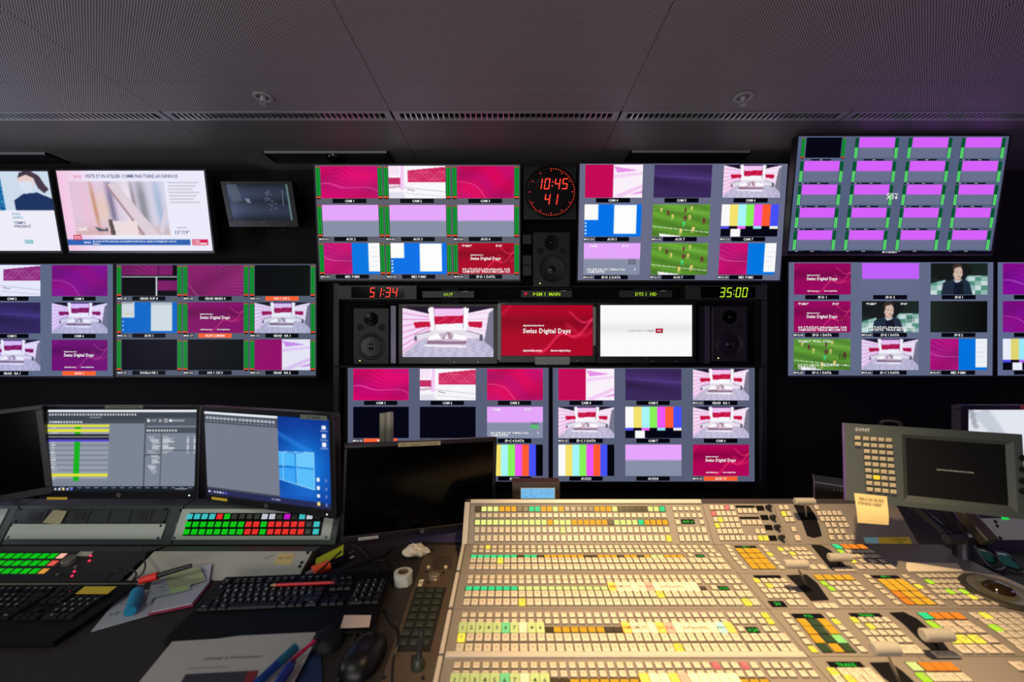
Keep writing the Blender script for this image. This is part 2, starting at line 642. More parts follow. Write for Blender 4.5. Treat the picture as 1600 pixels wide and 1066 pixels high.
def studio(W=TW, H=TH, red=(196, 14, 62), lav=(240, 226, 246)):
    u, v = UV(W, H)
    a = img(W, H, lav)
    n = np.sin(u * 60 + np.sin(v * 33) * 2) * np.sin(v * 47 + u * 9)
    fl = (v > .62)[..., None]
    a = np.where(fl, np.array([196, 190, 216]) + (n * 13)[..., None] + ((u - .5) ** 2 * -40)[..., None], a)
    poly(a, [(0, 0.02), (.30, .16), (.30, .52), (0, .95)], (244, 220, 244))
    for k in range(7):
        line(a, 0, .12 + k * .13, .30, .2 + k * .05, .006, (226, 130, 205), .8)
    poly(a, [(0, 0), (.30, 0), (.30, .14), (0, .015)], (30, 18, 42))
    poly(a, [(.70, 0), (1, 0), (1, .02), (.72, .14)], (34, 20, 46))
    poly(a, [(.72, .12), (.98, .02), (.96, .12), (.90, .55), (.72, .45)], (247, 232, 248))
    for k in range(4):
        line(a, .72, .16 + k * .09, .95, .10 + k * .13, .005, (232, 170, 225), .6)
    poly(a, [(.95, .12), (1, .05), (1, .85), (.90, .68)], (120, 118, 140))
    poly(a, [(.34, .0), (.68, 0), (.67, .18), (.35, .2)], (242, 196, 240))
    R(a, .34, 0, .68, .035, (80, 30, 90))
    poly(a, [(.28, .02), (.34, .02), (.36, .55), (.32, .58)], (252, 248, 253))
    poly(a, [(.66, .02), (.73, .02), (.70, .56), (.665, .55)], (252, 248, 253))
    line(a, .345, .04, .36, .5, .003, (150, 120, 160))
    line(a, .67, .04, .665, .5, .003, (150, 120, 160))
    poly(a, [(.35, .19), (.67, .17), (.665, .32), (.355, .345)], red)
    for k in range(2):
        line(a, .38 + k * .15, .33, .5 + k * .12, .2, .004, (240, 110, 150), .6)
    poly(a, [(.12, .30), (.30, .29), (.31, .39), (.14, .42)], red)
    poly(a, [(.72, .29), (.88, .29), (.87, .42), (.73, .39)], red)
    poly(a, [(.36, .36), (.66, .34), (.67, .46), (.36, .47)], (250, 248, 252))
    poly(a, [(.13, .56), (.32, .48), (.70, .47), (.88, .56), (.87, .64), (.68, .56), (.33, .57), (.14, .68)], (228, 222, 234))
    line(a, .13, .56, .32, .48, .004, (120, 110, 130))
    line(a, .70, .47, .88, .56, .004, (120, 110, 130))
    R(a, .13, .58, .16, .68, (105, 95, 115))
    R(a, .85, .56, .88, .68, (95, 90, 110))
    poly(a, [(.26, .62), (.40, .52), (.60, .52), (.72, .62), (.70, .78), (.26, .78)], (206, 186, 206))
    poly(a, [(.28, .61), (.39, .52), (.43, .64), (.28, .66)], (252, 252, 252))
    poly(a, [(.57, .52), (.71, .60), (.70, .67), (.55, .64)], (252, 252, 252))
    poly(a, [(.43, .64), (.485, .5), (.53, .5), (.55, .64)], (170, 140, 160))
    poly(a, [(.46, .64), (.485, .53), (.51, .64)], (250, 240, 252))
    poly(a, [(.27, .68), (.42, .68), (.56, .69), (.70, .68), (.70, .74), (.27, .74)], (128, 96, 124), .8)
    line(a, .24, .77, .70, .79, .012, (240, 238, 248))
    return a


def sup(W=TW, H=TH):
    a = img(W, H, (4, 4, 9))
    w = waves((160, 20, 85), (220, 60, 120), (110, 20, 80), .3)
    a[:int(.33 * H)] = w[:int(.33 * H)]
    R(a, .66, 0, .67, .33, (4, 4, 9))
    R(a, .92, 0, 1, .33, (4, 4, 9))
    R(a, 0, .37, 1, .39, (200, 200, 205))
    R(a, .62, .39, .64, 1, (220, 220, 225))
    b = int(.5 * H), int(.83 * H)
    a[b[0]:b[1], int(.66 * W):] = w[b[0] - int(.4 * H):b[1] - int(.4 * H), int(.66 * W):]
    return a


def dark(c=(3, 3, 18), c2=None, W=12, H=8):
    u, v = UV(W, H)
    c2 = c2 or c
    return np.array(c) * (1 - u)[..., None] + np.array(c2) * u[..., None]


def aux1(W=TW, H=TH):
    a = img(W, H, (0, 108, 205))
    R(a, 0, 0, .23, .5, (222, 226, 230))
    R(a, 0, .02, .2, .05, (150, 155, 160))
    R(a, .05, .36, .2, .38, (230, 200, 90))
    R(a, .53, .0, .91, .93, (226, 230, 234))
    R(a, .53, .0, .91, .08, (190, 196, 202))
    for i in range(3):
        R(a, .01, .6 + i * .14, .035, .64 + i * .14, (200, 215, 225))
    return a


def news(W=220, H=124):
    u, v = UV(W, H)
    a = img(W, H, (236, 234, 250)) + (np.array([244, 196, 226]) - np.array([236, 234, 250])) * np.clip(1 - u * 4, 0, 1)[..., None]
    x0, x1, y0, y1 = .07, .72, .13, .795
    m = (u > x0) & (u < x1) & (v > y0) & (v < y1)
    s, t = (u - x0) / (x1 - x0), (v - y0) / (y1 - y0)
    b = np.array([226, 196, 218]) * (1 - s)[..., None] + np.array([214, 214, 232]) * s[..., None]
    g = np.exp(-(((s - .32) / .10) ** 2 + ((t - .50) / .28) ** 2))[..., None]
    b = b * (1 - .65 * g) + np.array([236, 200, 170]) * .65 * g
    for cx, wd, cc in ((.42, .035, (90, 88, 130)), (.24, .02, (190, 120, 80)), (.15, .05, (240, 190, 210)), (.60, .05, (250, 244, 246)), (.75, .05, (110, 115, 120)), (.66, .02, (130, 120, 125)), (.92, .04, (150, 175, 210))):
        g = (np.exp(-((s - cx - .04 * (t - .5)) / wd) ** 2) * np.clip(1.35 - abs(t - .45) * 1.9, 0, 1) * .7)[..., None]
        b = b * (1 - g) + np.array(cc) * g
    g = (np.exp(-((t - .95) / .12) ** 2) * .5)[..., None]
    b = b * (1 - g) + np.array([205, 160, 150]) * g
    a = np.where(m[..., None], b, a)
    P = lambda s_, t_: (x0 + s_ * (x1 - x0), y0 + t_ * (y1 - y0))
    poly(a, [P(.38, .06), P(.50, .03), P(.88, 1), P(.70, 1)], (222, 206, 216))
    poly(a, [P(.38, .06), P(.40, .05), P(.73, 1), P(.70, 1)], (170, 140, 150))
    poly(a, [P(.88, .95), P(1, .35), P(1, .55), P(.93, 1)], (216, 208, 222))
    poly(a, [P(.36, .70), P(.44, .74), P(.66, .74), P(.66, 1), P(.40, 1), P(.38, .85)], (236, 220, 222))
    poly(a, [P(.36, .70), P(.40, .72), P(.42, 1), P(.37, 1)], (90, 80, 80))
    poly(a, [P(.2, .84), P(.3, .9), P(.34, .86), P(.34, .93), P(.24, .93)], (90, 90, 110))
    for i in range(7):
        R(a, .74, .14 + i * .04, .95 - (i % 3) * .02, .155 + i * .04, (196, 196, 210))
    R(a, 0, .855, .85, .93, (45, 96, 178))
    R(a, .865, .855, .975, .93, (214, 12, 84))
    R(a, .045, .80, .10, .865, (214, 12, 84))
    return a


def presenter(W=200, H=116):
    u, v = UV(W, H)
    a = img(W, H, (238, 236, 248))
    n = np.sin(u * 120 + 9 * np.sin(v * 30)) * np.sin(v * 90 + 7 * np.sin(u * 40))
    top = v < .48
    b = np.array([150, 195, 220]) + (n * 50)[..., None] * np.array([1, .8, .5])
    b = np.where((u < .68)[..., None], np.array([20, 110, 165]) + (n * 75)[..., None], b)
    a = np.where(top[..., None], b, a)
    R(a, .66, 0, 1, .48, (205, 220, 236))
    poly(a, [(.73, .48), (.73, .36), (.80, .28), (.90, .26), (1, .34), (1, .48)], (28, 50, 96))
    ell(a, .835, .12, .055, .12, (232, 205, 200))
    poly(a, [(.785, .12), (.88, .12), (.87, .24), (.83, .26), (.79, .22)], (214, 226, 240))
    poly(a, [(.78, .08), (.80, .01), (.87, -.01), (.93, .05), (.96, .16), (.985, .22), (.95, .27), (.91, .20), (.89, .08), (.84, .04)], (70, 56, 70))
    R(a, 0, .82, .5, .825, (200, 200, 215))
    R(a, .75, .865, .81, .905, (60, 170, 190))
    return a


def dim_studio(W=120, H=70):
    u, v = UV(W, H)
    a = img(W, H, (36, 42, 56)) * (.8 + .5 * np.abs(np.sin(v * 6.5)) + .5 * np.exp(-(u / .15) ** 2) + .4 * np.exp(-((v - .5) / .4) ** 2 - ((u - .2) / .3) ** 2))[..., None]
    poly(a, [(0, 0), (.17, 0), (.22, .45), (.06, .5)], (86, 100, 112), .6)
    poly(a, [(.26, .38), (.34, .40), (.35, .53), (.29, .50)], (120, 125, 145))
    rs = np.random.RandomState(3)
    for i in range(22):
        x, y = .6 + rs.rand() * .16, .1 + rs.rand() * .65
        ell(a, x, y, .02, .02, (105, 110, 130), .6)
    line(a, .9, .15, .88, .6, .004, (130, 150, 160))
    R(a, .97, 0, 1, 1, (90, 120, 118))
    return a


def plain_white(W=120, H=68):
    u, v = UV(W, H)
    a = img(W, H, (250, 251, 250))
    g = np.exp(-((v - .45) / .12) ** 2)[..., None]
    return a - g * 16


def playlist(W=260, H=142):
    a = img(W, H, (122, 131, 146))
    R(a, 0, 0, 1, .03, (232, 236, 242))
    R(a, 0, .03, 1, .15, (62, 68, 78))
    rs = np.random.RandomState(1)
    for i in range(32):
        R(a, .008 + i * .0185, .05, .019 + i * .0185, .072, (220, 224, 228))
    R(a, .28, .09, .36, .10, (200, 205, 210))
    R(a, 0, .13, .65, .17, (70, 76, 88))
    for i in range(12):
        R(a, .01 + i * .019, .14, .022 + i * .019, .16, (225, 228, 232))
    R(a, .655, .10, 1, .20, (84, 90, 100))
    R(a, .655, .12, .66, 1, (60, 66, 74))
    R(a, .70, .12, .73, .15, (130, 138, 150))
    R(a, .83, .12, .92, .15, (140, 148, 160))
    poly(a, [(.75, .11), (.77, .135), (.75, .16)], (240, 240, 240))
    poly(a, [(.755, .122), (.764, .135), (.755, .148)], (84, 90, 100))
    R(a, .785, .115, .805, .155, (240, 240, 240))
    R(a, .789, .123, .801, .147, (84, 90, 100))
    R(a, .815, .122, .835, .145, (240, 240, 240))
    R(a, .67, .115, .675, .155, (240, 240, 240))
    poly(a, [(.675, .135), (.69, .115), (.69, .155)], (240, 240, 240))
    R(a, .66, .22, 1, .29, (74, 80, 90))
    for i in range(11):
        R(a, .667 + i * .019, .245, .679 + i * .019, .265, (225, 228, 232))
    n = 23
    for r in range(n):
        y0, y1 = .18 + r * .0305, .18 + (r + 1) * .0305
        c = (150, 158, 172) if r % 2 else (128, 136, 150)
        if r in (0, 2, 20):
            c = (226, 224, 60)
        if r in (4, 5):
            c = (28, 28, 32)
        if r == 6:
            c = (88, 68, 205)
        R(a, 0, y0, .415, y1, c)
        if r in (1, 3) or 7 <= r and r != 20:
            R(a, .185, y0, .225, y1, (22, 176, 30))
            R(a, .03, y0 + .008, .05 + rs.rand() * .03, y0 + .018, (225, 228, 232))
        if r == 5:
            R(a, 0, y0 - .003, .415, y0 + .003, (240, 240, 240))
    for i in range(24):
        y = .33 + i * .0195
        x = .675 + .008 * min(i % 9, 4)
        if i != 11:
            R(a, x, y, x + .03 + rs.rand() * .03, y + .010, (205, 210, 216))
        if i < 11:
            R(a, .775, y, .81 + rs.rand() * .05, y + .010, (220, 224, 228))
            R(a, .94, y, .955, y + .010, (220, 224, 228))
            R(a, .985, y, 1, y + .010, (220, 224, 228))
    R(a, .765, .29, .768, 1, (50, 56, 64))
    R(a, .66, .555, .765, .56, (40, 45, 52))
    R(a, .77, .50, 1, .504, (50, 56, 64))
    R(a, 0, .945, 1, 1, (26, 30, 46))
    for i in range(16):
        R(a, .10 + i * .057, .955, .13 + i * .057, .962, (170, 176, 182))
    for i, c in enumerate([(235, 235, 240), (80, 90, 110), (190, 190, 200), (220, 220, 230), (240, 220, 150), (170, 180, 235), (90, 120, 230)]):
        R(a, .008 + i * .027, .968, .024 + i * .027, .99, c)
    R(a, .87, .97, .95, .98, (220, 225, 230))
    return a


def desktop(W=230, H=140):
    u, v = UV(W, H)
    c0, c1 = np.array([6, 48, 140.]), np.array([20, 130, 230.])
    g = np.exp(-(((u - .80) / .22) ** 2 + ((v - .55) / .36) ** 2))[..., None]
    a = c0 * (1 - g) + c1 * g
    beam = np.clip(1 - np.abs((v - .38) - (u - .86) * .75) / .05, 0, 1) * (u < .88) * (u > .6)
    a = a + (np.array([60, 150, 245]) - a) * (beam * .45)[..., None]
    beam = np.clip(1 - np.abs((v - .85) + (u - .88) * .2) / .12, 0, 1) * (u < .89) * (u > .6) * .5
    a = a + (np.array([50, 140, 240]) - a) * (beam * .6)[..., None]
    poly(a, [(.61, .405), (.735, .405), (.735, .555), (.61, .565)], (80, 185, 250))
    poly(a, [(.75, .405), (.88, .38), (.88, .56), (.75, .56)], (110, 200, 252))
    poly(a, [(.61, .585), (.735, .575), (.735, .76), (.61, .72)], (60, 165, 245))
    poly(a, [(.75, .575), (.88, .575), (.88, .80), (.75, .765)], (90, 190, 250))
    for q in ([(.61, .405), (.88, .38)], [(.745, .39), (.745, .77)], [(.61, .72), (.88, .80)], [(.64, .40), (.64, .72)], [(.88, .38), (.88, .80)]):
        line(a, *q[0], *q[1], .0025, (190, 235, 255), .8)
    gg = (118, 124, 140)
    R(a, .0, .0, .61, 1, gg)
    R(a, 0, 0, .61, .025, (228, 232, 240))
    R(a, 0, .025, .61, .05, (70, 74, 84))
    R(a, 0, .05, .61, .135, (78, 82, 94))
    for i in range(19):
        R(a, .012 + i * .0308, .055, .034 + i * .0308, .088, (205, 212, 228))
        R(a, .016 + i * .0308, .062, .030 + i * .0308, .075, (70, 74, 84))
        R(a, .014 + i * .0308, .105, .032 + i * .0308, .112, (170, 175, 185))
    R(a, 0, .915, .61, .935, (66, 70, 82))
    R(a, 0, .935, 1, 1, (38, 42, 84))
    for i, c in enumerate([(235, 235, 240), (90, 90, 120), (190, 190, 200), (220, 220, 230), (235, 235, 240), (170, 180, 235), (120, 90, 220)]):
        R(a, .01 + i * .024, .955, .024 + i * .024, .982, c)
    for i in range(5):
        R(a, .545 + i * .014, .955, .553 + i * .014, .975, (220, 225, 230))
    for i in range(3):
        R(a, .945, .07 + i * .095, .972, .115 + i * .095, (236, 240, 248))
        R(a, .93, .13 + i * .095, .985, .137 + i * .095, (200, 210, 240))
    for i in range(4):
        R(a, .895, .66 + i * .09, .918, .70 + i * .09, (236, 240, 248) if i < 3 else (245, 220, 130))
        R(a, .955, .665 + i * .09, .972, .70 + i * .09, (90, 120, 200))
    return a


def far_white(W=100, H=60):
    u, v = UV(W, H)
    a = img(W, H, (226, 230, 238))
    poly(a, [(.02, .02), (.12, 0), (.30, .5), (.22, .5)], (185, 192, 206), .7)
    poly(a, [(.0, .0), (.03, .0), (.06, .2), (.03, .2)], (120, 125, 140), .6)
    return a


def console_lcd(W=90, H=28):
    a = img(W, H, (120, 190, 235))
    rs = np.random.RandomState(5)
    for r in range(5):
        for i in range(16):
            if rs.rand() < .6:
                R(a, .04 + i * .058, .1 + r * .17, .075 + i * .058, .16 + r * .17, (60, 110, 190) if rs.rand() < .4 else (90, 150, 210))
    return a


def tint(a, t):
    a = np.clip(a, 0, 255)
    d = np.clip(a[..., 0] - a[..., 1], 0, 255) * t[3]
    a = a + np.stack([-d, d * .12, d * .6], 2)
    return np.clip(a * np.array(t[:3]), 0, 255)


PIC = {}
GEN = {
    'wave1': lambda: waves(), 'wave3': lambda: waves((214, 0, 90), ph=2.1), 'wave4': lambda: waves((170, 24, 84), (240, 120, 170), (150, 24, 84), 3.3),
    'studio_side': side_studio, 'curtain': curtain, 'purple': purple, 'bars': bars, 'fullbars': lambda: bars(True),
    'half': half, 'halfdim': lambda: half((200, 150, 228), (104, 108, 128), k=.5), 'halfbright': lambda: half((214, 96, 250), (104, 112, 142), k=.5),
    'studio': studio, 'football': football, 'interview': interview, 'deskblue': desk_blue, 'mixed': mixed, 'swiss': swiss,
    'swissm': lambda: swiss((176, 4, 84)), 'sup': sup, 'aux1': aux1, 'navy': dark, 'darkgreen': lambda: dark((30, 40, 32), (6, 8, 8)),
    'darkgrey': lambda: dark((5, 6, 12), (9, 15, 14)), 'news': news, 'presenter': presenter, 'dim': dim_studio, 'white': plain_white,
    'playlist': playlist, 'desktop': desktop, 'farwhite': far_white, 'lcd': console_lcd,
    'bigstudio': lambda: studio(170, 96), 'bigswiss': lambda: swiss(W=170, H=96),
}


def pic_mesh(kind, t=(1, 1, 1, 0)):
    k = (kind, t)
    if k in PIC:
        return PIC[k]
    a = tint(GEN[kind](), t)
    h, w = a.shape[:2]
    X, Yv = np.meshgrid(np.linspace(-.5, .5, w + 1), np.linspace(.5, -.5, h + 1))
    # four corners of each cell kept separate in colour through the face-corner domain
    me = bpy.data.meshes.new('picture')
    nv = (w + 1) * (h + 1)
    me.vertices.add(nv)
    co = np.zeros((nv, 3), np.float32)
    co[:, 0] = X.ravel()
    co[:, 1] = Yv.ravel()
    me.vertices.foreach_set('co', co.ravel())
    i, j = np.meshgrid(np.arange(h), np.arange(w), indexing='ij')
    a0 = (i * (w + 1) + j).ravel()
    q = np.stack([a0 + w + 1, a0 + w + 2, a0 + 1, a0], 1).astype(np.int32)
    me.loops.add(q.size)
    me.loops.foreach_set('vertex_index', q.ravel())
    me.polygons.add(len(q))
    me.polygons.foreach_set('loop_start', np.arange(0, q.size, 4, dtype=np.int32))
    me.update(calc_edges=True)
    at_ = me.color_attributes.new('picture', 'FLOAT_COLOR', 'POINT')
    p = np.pad(a, ((1, 1), (1, 1), (0, 0)), mode='edge')
    vc = (p[:-1, :-1] + p[1:, :-1] + p[:-1, 1:] + p[1:, 1:]) / 4
    col = np.ones((nv, 4), np.float32)
    col[:, :3] = lin(vc.reshape(-1, 3))
    at_.data.foreach_set('color', col.ravel())
    me.materials.append(screen_mat())
    PIC[k] = me
    return me

# ============================================================ the room
CEIL = 2.6
YW = 3.3 * K
XR = 4.0


def perforated(nm='perforated_metal', col=(0.40, 0.375, 0.38, 1)):
    m = bpy.data.materials.new(nm)
    m.use_nodes = True
    nt = m.node_tree
    b = nt.nodes['Principled BSDF']
    b.inputs['Roughness'].default_value = 0.5
    b.inputs['Specular IOR Level'].default_value = 0.15
    tc = nt.nodes.new('ShaderNodeTexCoord')
    outs = []
    for k in range(2):
        mp = nt.nodes.new('ShaderNodeMapping')
        mp.inputs['Scale'].default_value = (1 / 0.0098, 1 / 0.0098, 0)
        mp.inputs['Location'].default_value = (0.5 * k, 0.5 * k, 0)
        nt.links.new(tc.outputs['Object'], mp.inputs['Vector'])
        fr = nt.nodes.new('ShaderNodeVectorMath')
        fr.operation = 'FRACTION'
        nt.links.new(mp.outputs['Vector'], fr.inputs[0])
        sb = nt.nodes.new('ShaderNodeVectorMath')
        sb.operation = 'SUBTRACT'
        sb.inputs[1].default_value = (.5, .5, 0)
        nt.links.new(fr.outputs[0], sb.inputs[0])
        ln = nt.nodes.new('ShaderNodeVectorMath')
        ln.operation = 'LENGTH'
        nt.links.new(sb.outputs[0], ln.inputs[0])
        outs.append(ln.outputs['Value'])
    mn = nt.nodes.new('ShaderNodeMath')
    mn.operation = 'MINIMUM'
    nt.links.new(outs[0], mn.inputs[0])
    nt.links.new(outs[1], mn.inputs[1])
    rp = nt.nodes.new('ShaderNodeMapRange')
    rp.inputs[1].default_value = 0.24
    rp.inputs[2].default_value = 0.29
    nt.links.new(mn.outputs[0], rp.inputs[0])
    mx = nt.nodes.new('ShaderNodeMix')
    mx.data_type = 'RGBA'
    mx.inputs[6].default_value = (0.006, 0.006, 0.007, 1)
    mx.inputs[7].default_value = col
    nt.links.new(rp.outputs[0], mx.inputs[0])
    nt.links.new(mx.outputs[2], b.inputs['Base Color'])
    return m


PERF = perforated()
PERF2 = perforated('perforated_metal_dark', (0.20, 0.205, 0.185, 1))
ceil_back = mat('ceiling_back', (12, 12, 13), 0.9)
carpet = mat('dark_carpet', (24, 25, 28), 0.95, noise=0.3, scale=200, bump=0.4)
wallblack = mat('black_wall', (7, 7, 8), 0.95, noise=0.2)
wallgrey = mat('grey_wall', (34, 33, 34), 0.8, noise=0.1)

G().box(WF, -XR, XR, -2.2, YW + .1, -0.1, 0, carpet).build('floor', kind='structure', loc=(0, 0, 0))
ceiling = G().box(WF, -XR, XR, -2.2, YW + .1, CEIL + .02, CEIL + .12, ceil_back).build('ceiling', kind='structure', loc=(0, 0, CEIL))
G().box(WF, -XR, XR, YW, YW + .1, 0, CEIL + .02, wallblack).build('wall_back', kind='structure', loc=(0, YW, 0))
G().box(WF, -XR - .1, -XR, -2.2, YW + .1, 0, CEIL + .02, wallgrey).build('wall_left', kind='structure', loc=(-XR, 0, 0))
G().box(WF, XR, XR + .1, -2.2, YW + .1, 0, CEIL + .02, wallgrey).build('wall_right', kind='structure', loc=(XR, 0, 0))
G().box(WF, -XR, XR, -2.3, -2.2, 0, CEIL + .02, wallgrey).build('wall_front', kind='structure', loc=(0, -2.2, 0))

# ceiling panels, their joints open by 4 mm, and the slot with the air grilles between two rows
SEAM0, SP = 0.523, 1.104
Yg0, Yg1 = 1.1 * F / (533 - 174.0), 1.1 * F / (533 - 187.5)
rows = [(-2.2, -1.0), (-1.0, 0.25), (0.25, 1.1 * F / (533 - 128)), (1.1 * F / (533 - 128), Yg0), (Yg1, 1.1 * F / (533 - 216)), (1.1 * F / (533 - 216), YW)]
vents = [(410, 606, 236, 252), (985, 1175, 235, 252), (-110, 72, 238, 253)]
VB = []
for x0, x1, y0, y1 in vents:
    Ya, Yb = 1.1 * F / (533 - y0), 1.1 * F / (533 - y1)
    VB.append(((x0 - 800) / F * Ya, (x1 - 800) / F * Ya, Ya, Yb))
pm = {}
for (ya, yb) in rows:
    for k in range(-5, 5):
        xa, xb = SEAM0 + k * SP, SEAM0 + (k + 1) * SP
        xa, xb = max(xa, -XR), min(xb, XR)
        if xb - xa < .05:
            continue
        key = (round(yb - ya, 4), round(xb - xa, 4), ya > 1.9)
        if key not in pm:
            w, h = xb - xa, yb - ya
            pm[key] = G().box(WF, -w / 2 + .0012, w / 2 - .0012, -h / 2 + .0012, h / 2 - .0012, 0, .018, PERF2 if ya > 1.9 else PERF).mesh('ceiling_panel')
        inst('ceiling_panel', pm[key], ceiling, ((xa + xb) / 2, (ya + yb) / 2, CEIL))

alu = mat('aluminium', (225, 228, 228), 0.28, 0.85)
greym = mat('painted_grey_metal', (140, 142, 144), 0.5, 0.2)
darkgap = mat('grille_dark', (3, 3, 4), 0.9)
# linear grilles
frm = None
sl = G().box(WF, -.0018, .0018, -.5, .5, -.5, .5, alu).mesh('slat')
gl = ['leftmost', 'second from left', 'middle', 'second from right', 'rightmost']
for n, k in enumerate(range(-3, 2)):
    xa, xb = SEAM0 + k * SP + .006, SEAM0 + (k + 1) * SP - .006
    t = thing('air_grille', ['long ceiling air grille at the left edge over the news screens', 'long slatted ceiling air grille under the left sprinkler',
                             'long slatted ceiling air grille at middle, above the round clock', 'long slatted ceiling air grille under the right sprinkler',
                             'long ceiling air grille tinted purple above the twenty-picture screen'][n], 'air grille', ((xa + xb) / 2, (Yg0 + Yg1) / 2, CEIL), 'slatted air grilles in line across the ceiling')
    g = G()
    e = .012
    g.box(WF, xa, xb, Yg0, Yg0 + e, CEIL - .004, CEIL + .004, greym)
    g.box(WF, xa, xb, Yg1 - e, Yg1, CEIL - .004, CEIL + .004, greym)
    g.box(WF, xa, xa + .03, Yg0 + e, Yg1 - e, CEIL - .004, CEIL + .004, greym)
    g.box(WF, xb - .03, xb, Yg0 + e, Yg1 - e, CEIL - .004, CEIL + .004, greym)
    g.box(WF, xa, xb, Yg0 + e, Yg1 - e, CEIL + .016, CEIL + .0195, darkgap)
    g.build('frame', t)
    ns = 39
    for i in range(1, ns):
        x = xa + .03 + (xb - xa - .06) * i / ns
        inst('slat', sl, t, (x, (Yg0 + Yg1) / 2, CEIL + .005), scale=(1, Yg1 - Yg0 - 2 * e, .020))
# recessed slot diffusers near the back wall
vl = ['recessed ceiling air vent above the left news screens', 'recessed ceiling air vent with black sensor dome, left of the clock', 'recessed ceiling air vent above the football pictures']
dk = mat('vent_metal', (30, 33, 33), 0.5, 0.5)
for i, (xa, xb, ya, yb) in zip((1, 2, 0), VB):
    t = thing('ceiling_vent', vl[i], 'vent', ((xa + xb) / 2, (ya + yb) / 2, CEIL), 'recessed ceiling vents')
    g = G()
    z0, z1, e = CEIL - .012, CEIL + .001, .008
    g.box(WF, xa, xb, ya, ya + e, z0, z1, greym)
    g.box(WF, xa, xb, yb - e, yb, z0, z1, dk)
    g.box(WF, xa, xa + e, ya, yb, z0, z1, dk)
    g.box(WF, xb - e, xb, ya, yb, z0, z1, dk)
    g.build('frame', t)
    G().box(WF, xa + e, xb - e, ya + e, yb - e, CEIL - .004, CEIL - .001, darkgap).build('back_plate', t)
    g = G()
    for q in range(5):
        y = ya + e + (yb - ya - 2 * e) * (q + .5) / 5
        g.box(WF, xa + e, xb - e, y - .003, y + .003, CEIL - .009, CEIL - .004, dk)
    g.build('slats', t, kind='stuff')
# black dome by the left vent
c = at(523, 243, 1.1 * F / (533 - 243.0))
g = G().lathe(Frame((c[0], c[1], CEIL), (1, 0, 0), (0, -1, 0)), [(.05, -.0005), (.05, .015), (.042, .03), (.022, .042), (.004, .046)], gloss())
g.build('sensor_dome', smooth=True, label='small black sensor dome on the ceiling beside the left vent', cat='sensor', loc=(c[0], c[1], CEIL - .046))
# sprinklers
for n, px in enumerate((411, 1161)):
    Y = 1.1 * F / (533 - 151.0)
    c = at(px, 151, Y)
    t = thing('sprinkler_head', ('white sprinkler head with ring collar above the left side of the screen wall', 'white sprinkler head with ring collar near the purple lit ceiling corner')[n], 'sprinkler', (c[0], c[1], CEIL), 'ceiling sprinkler heads')
    wp = mat('sprinkler_white', (150, 150, 150), 0.4)
    fr = Frame((c[0], c[1], CEIL), (1, 0, 0), (0, -1, 0))
    G().lathe(fr, [(.026, .0), (.042, .001), (.042, .005), (.030, .007), (.026, .003)], wp, cap=False).build('collar', t, smooth=True)
    G().lathe(fr, [(.012, -.002), (.012, .014), (.008, .02), (.008, .022)], wp, 16).build('body', t, smooth=True)
    g = G()
    for s in (-1, 1):
        g.box(fr, s * .011 - .0015, s * .011 + .0015, -.002, .002, .012, .036, wp)
    g.box(fr, -.0125, .0125, -.002, .002, .034, .037, wp)
    g.lathe(fr.at(0, 0, .037), [(.013, 0), (.013, .002)], wp, 16)
    g.build('deflector', t)

# ============================================================ the wall of screens
D = 3.08 * K
LA = [(.027, .304), (.359, .637), (.694, .972)]
LR = [(.008, .285), (.342, .618), (.675, .951)]
BG = {}


def bgmat(c):
    return E('screen_grey_%d_%d_%d' % c, c, 1.0)


class Disp:
    pass


def display(name, label, cat, tl, tr, bl, YT, YB, bezel=(.008, .008, .008, .014), thick=.045, bg=(88, 94, 118), group=None, bezmat=None, mount=True, lip=.004, base=None):
    d = Disp()
    a, b, c = at(*tl, YT), at(*tr, YT), at(*bl, YB)
    H = np.linalg.norm(a - c)
    W = np.linalg.norm(b - a)
    ux = b - a
    uy = a - c
    # average the lean of the left edge out: keep width axis, take the up axis square to it
    f = Frame((0, 0, 0), ux, uy)
    br = None
    cen = a + f.x * W / 2 - f.y * (a - c).dot(f.y) / 2
    H = (a - c).dot(f.y)
    f.o = cen
    d.f, d.W, d.H = f, W, H
    root = thing(name, label, cat, cen - f.y * (H / 2 + bezel[3]) - f.z * thick / 2, group)
    d.root = root
    bm = bezmat or black()
    l, r, t, bt = bezel
    g = G()
    x0, x1, y0, y1 = -W / 2, W / 2, -H / 2, H / 2
    g.box(f, x0 - l, x1 + r, y1, y1 + t, -.02, lip, bm)
    g.box(f, x0 - l, x1 + r, y0 - bt, y0, -.02, lip, bm)
    g.box(f, x0 - l, x0, y0, y1, -.02, lip, bm)
    g.box(f, x1, x1 + r, y0, y1, -.02, lip, bm)
    d.bezel = g.build('bezel', root, bevel=.0015)
    g = G()
    g.box(f, x0 - l + .002, x1 + r - .002, y0 - bt + .002, y1 + t - .002, -thick, -.018, bm)
    g.box(f, x0 * .6, x1 * .6, y0 * .7, y1 * .7, -thick - .025, -thick, bm)
    g.build('housing', root, bevel=.004)
    d.screen = G().box(f, x0, x1, y0, y1, -.012, 0, bgmat(bg) if bg else gloss()).build('screen', root)
    if mount:
        ywall = (YW - .002)
        q = f.p(0, 0, -thick - .024)
        g = G()
        g.box(WF, q[0] - .12, q[0] + .12, q[1] - .02, ywall, q[2] - .1, q[2] + .1, blackm())
        g.build('wall_bracket', root)
    return d


def uvp(d, u, v):
    return (u - .5) * d.W, (.5 - v) * d.H


def tile(d, u0, v0, u1, v1, kind, t=(1, 1, 1, 0), z=.0012, name='picture_tile'):
    x, y = uvp(d, (u0 + u1) / 2, (v0 + v1) / 2)
    return inst(name, pic_mesh(kind, t), d.screen, d.f.p(x, y, z), d.f, ((u1 - u0) * d.W, (v1 - v0) * d.H, 1))


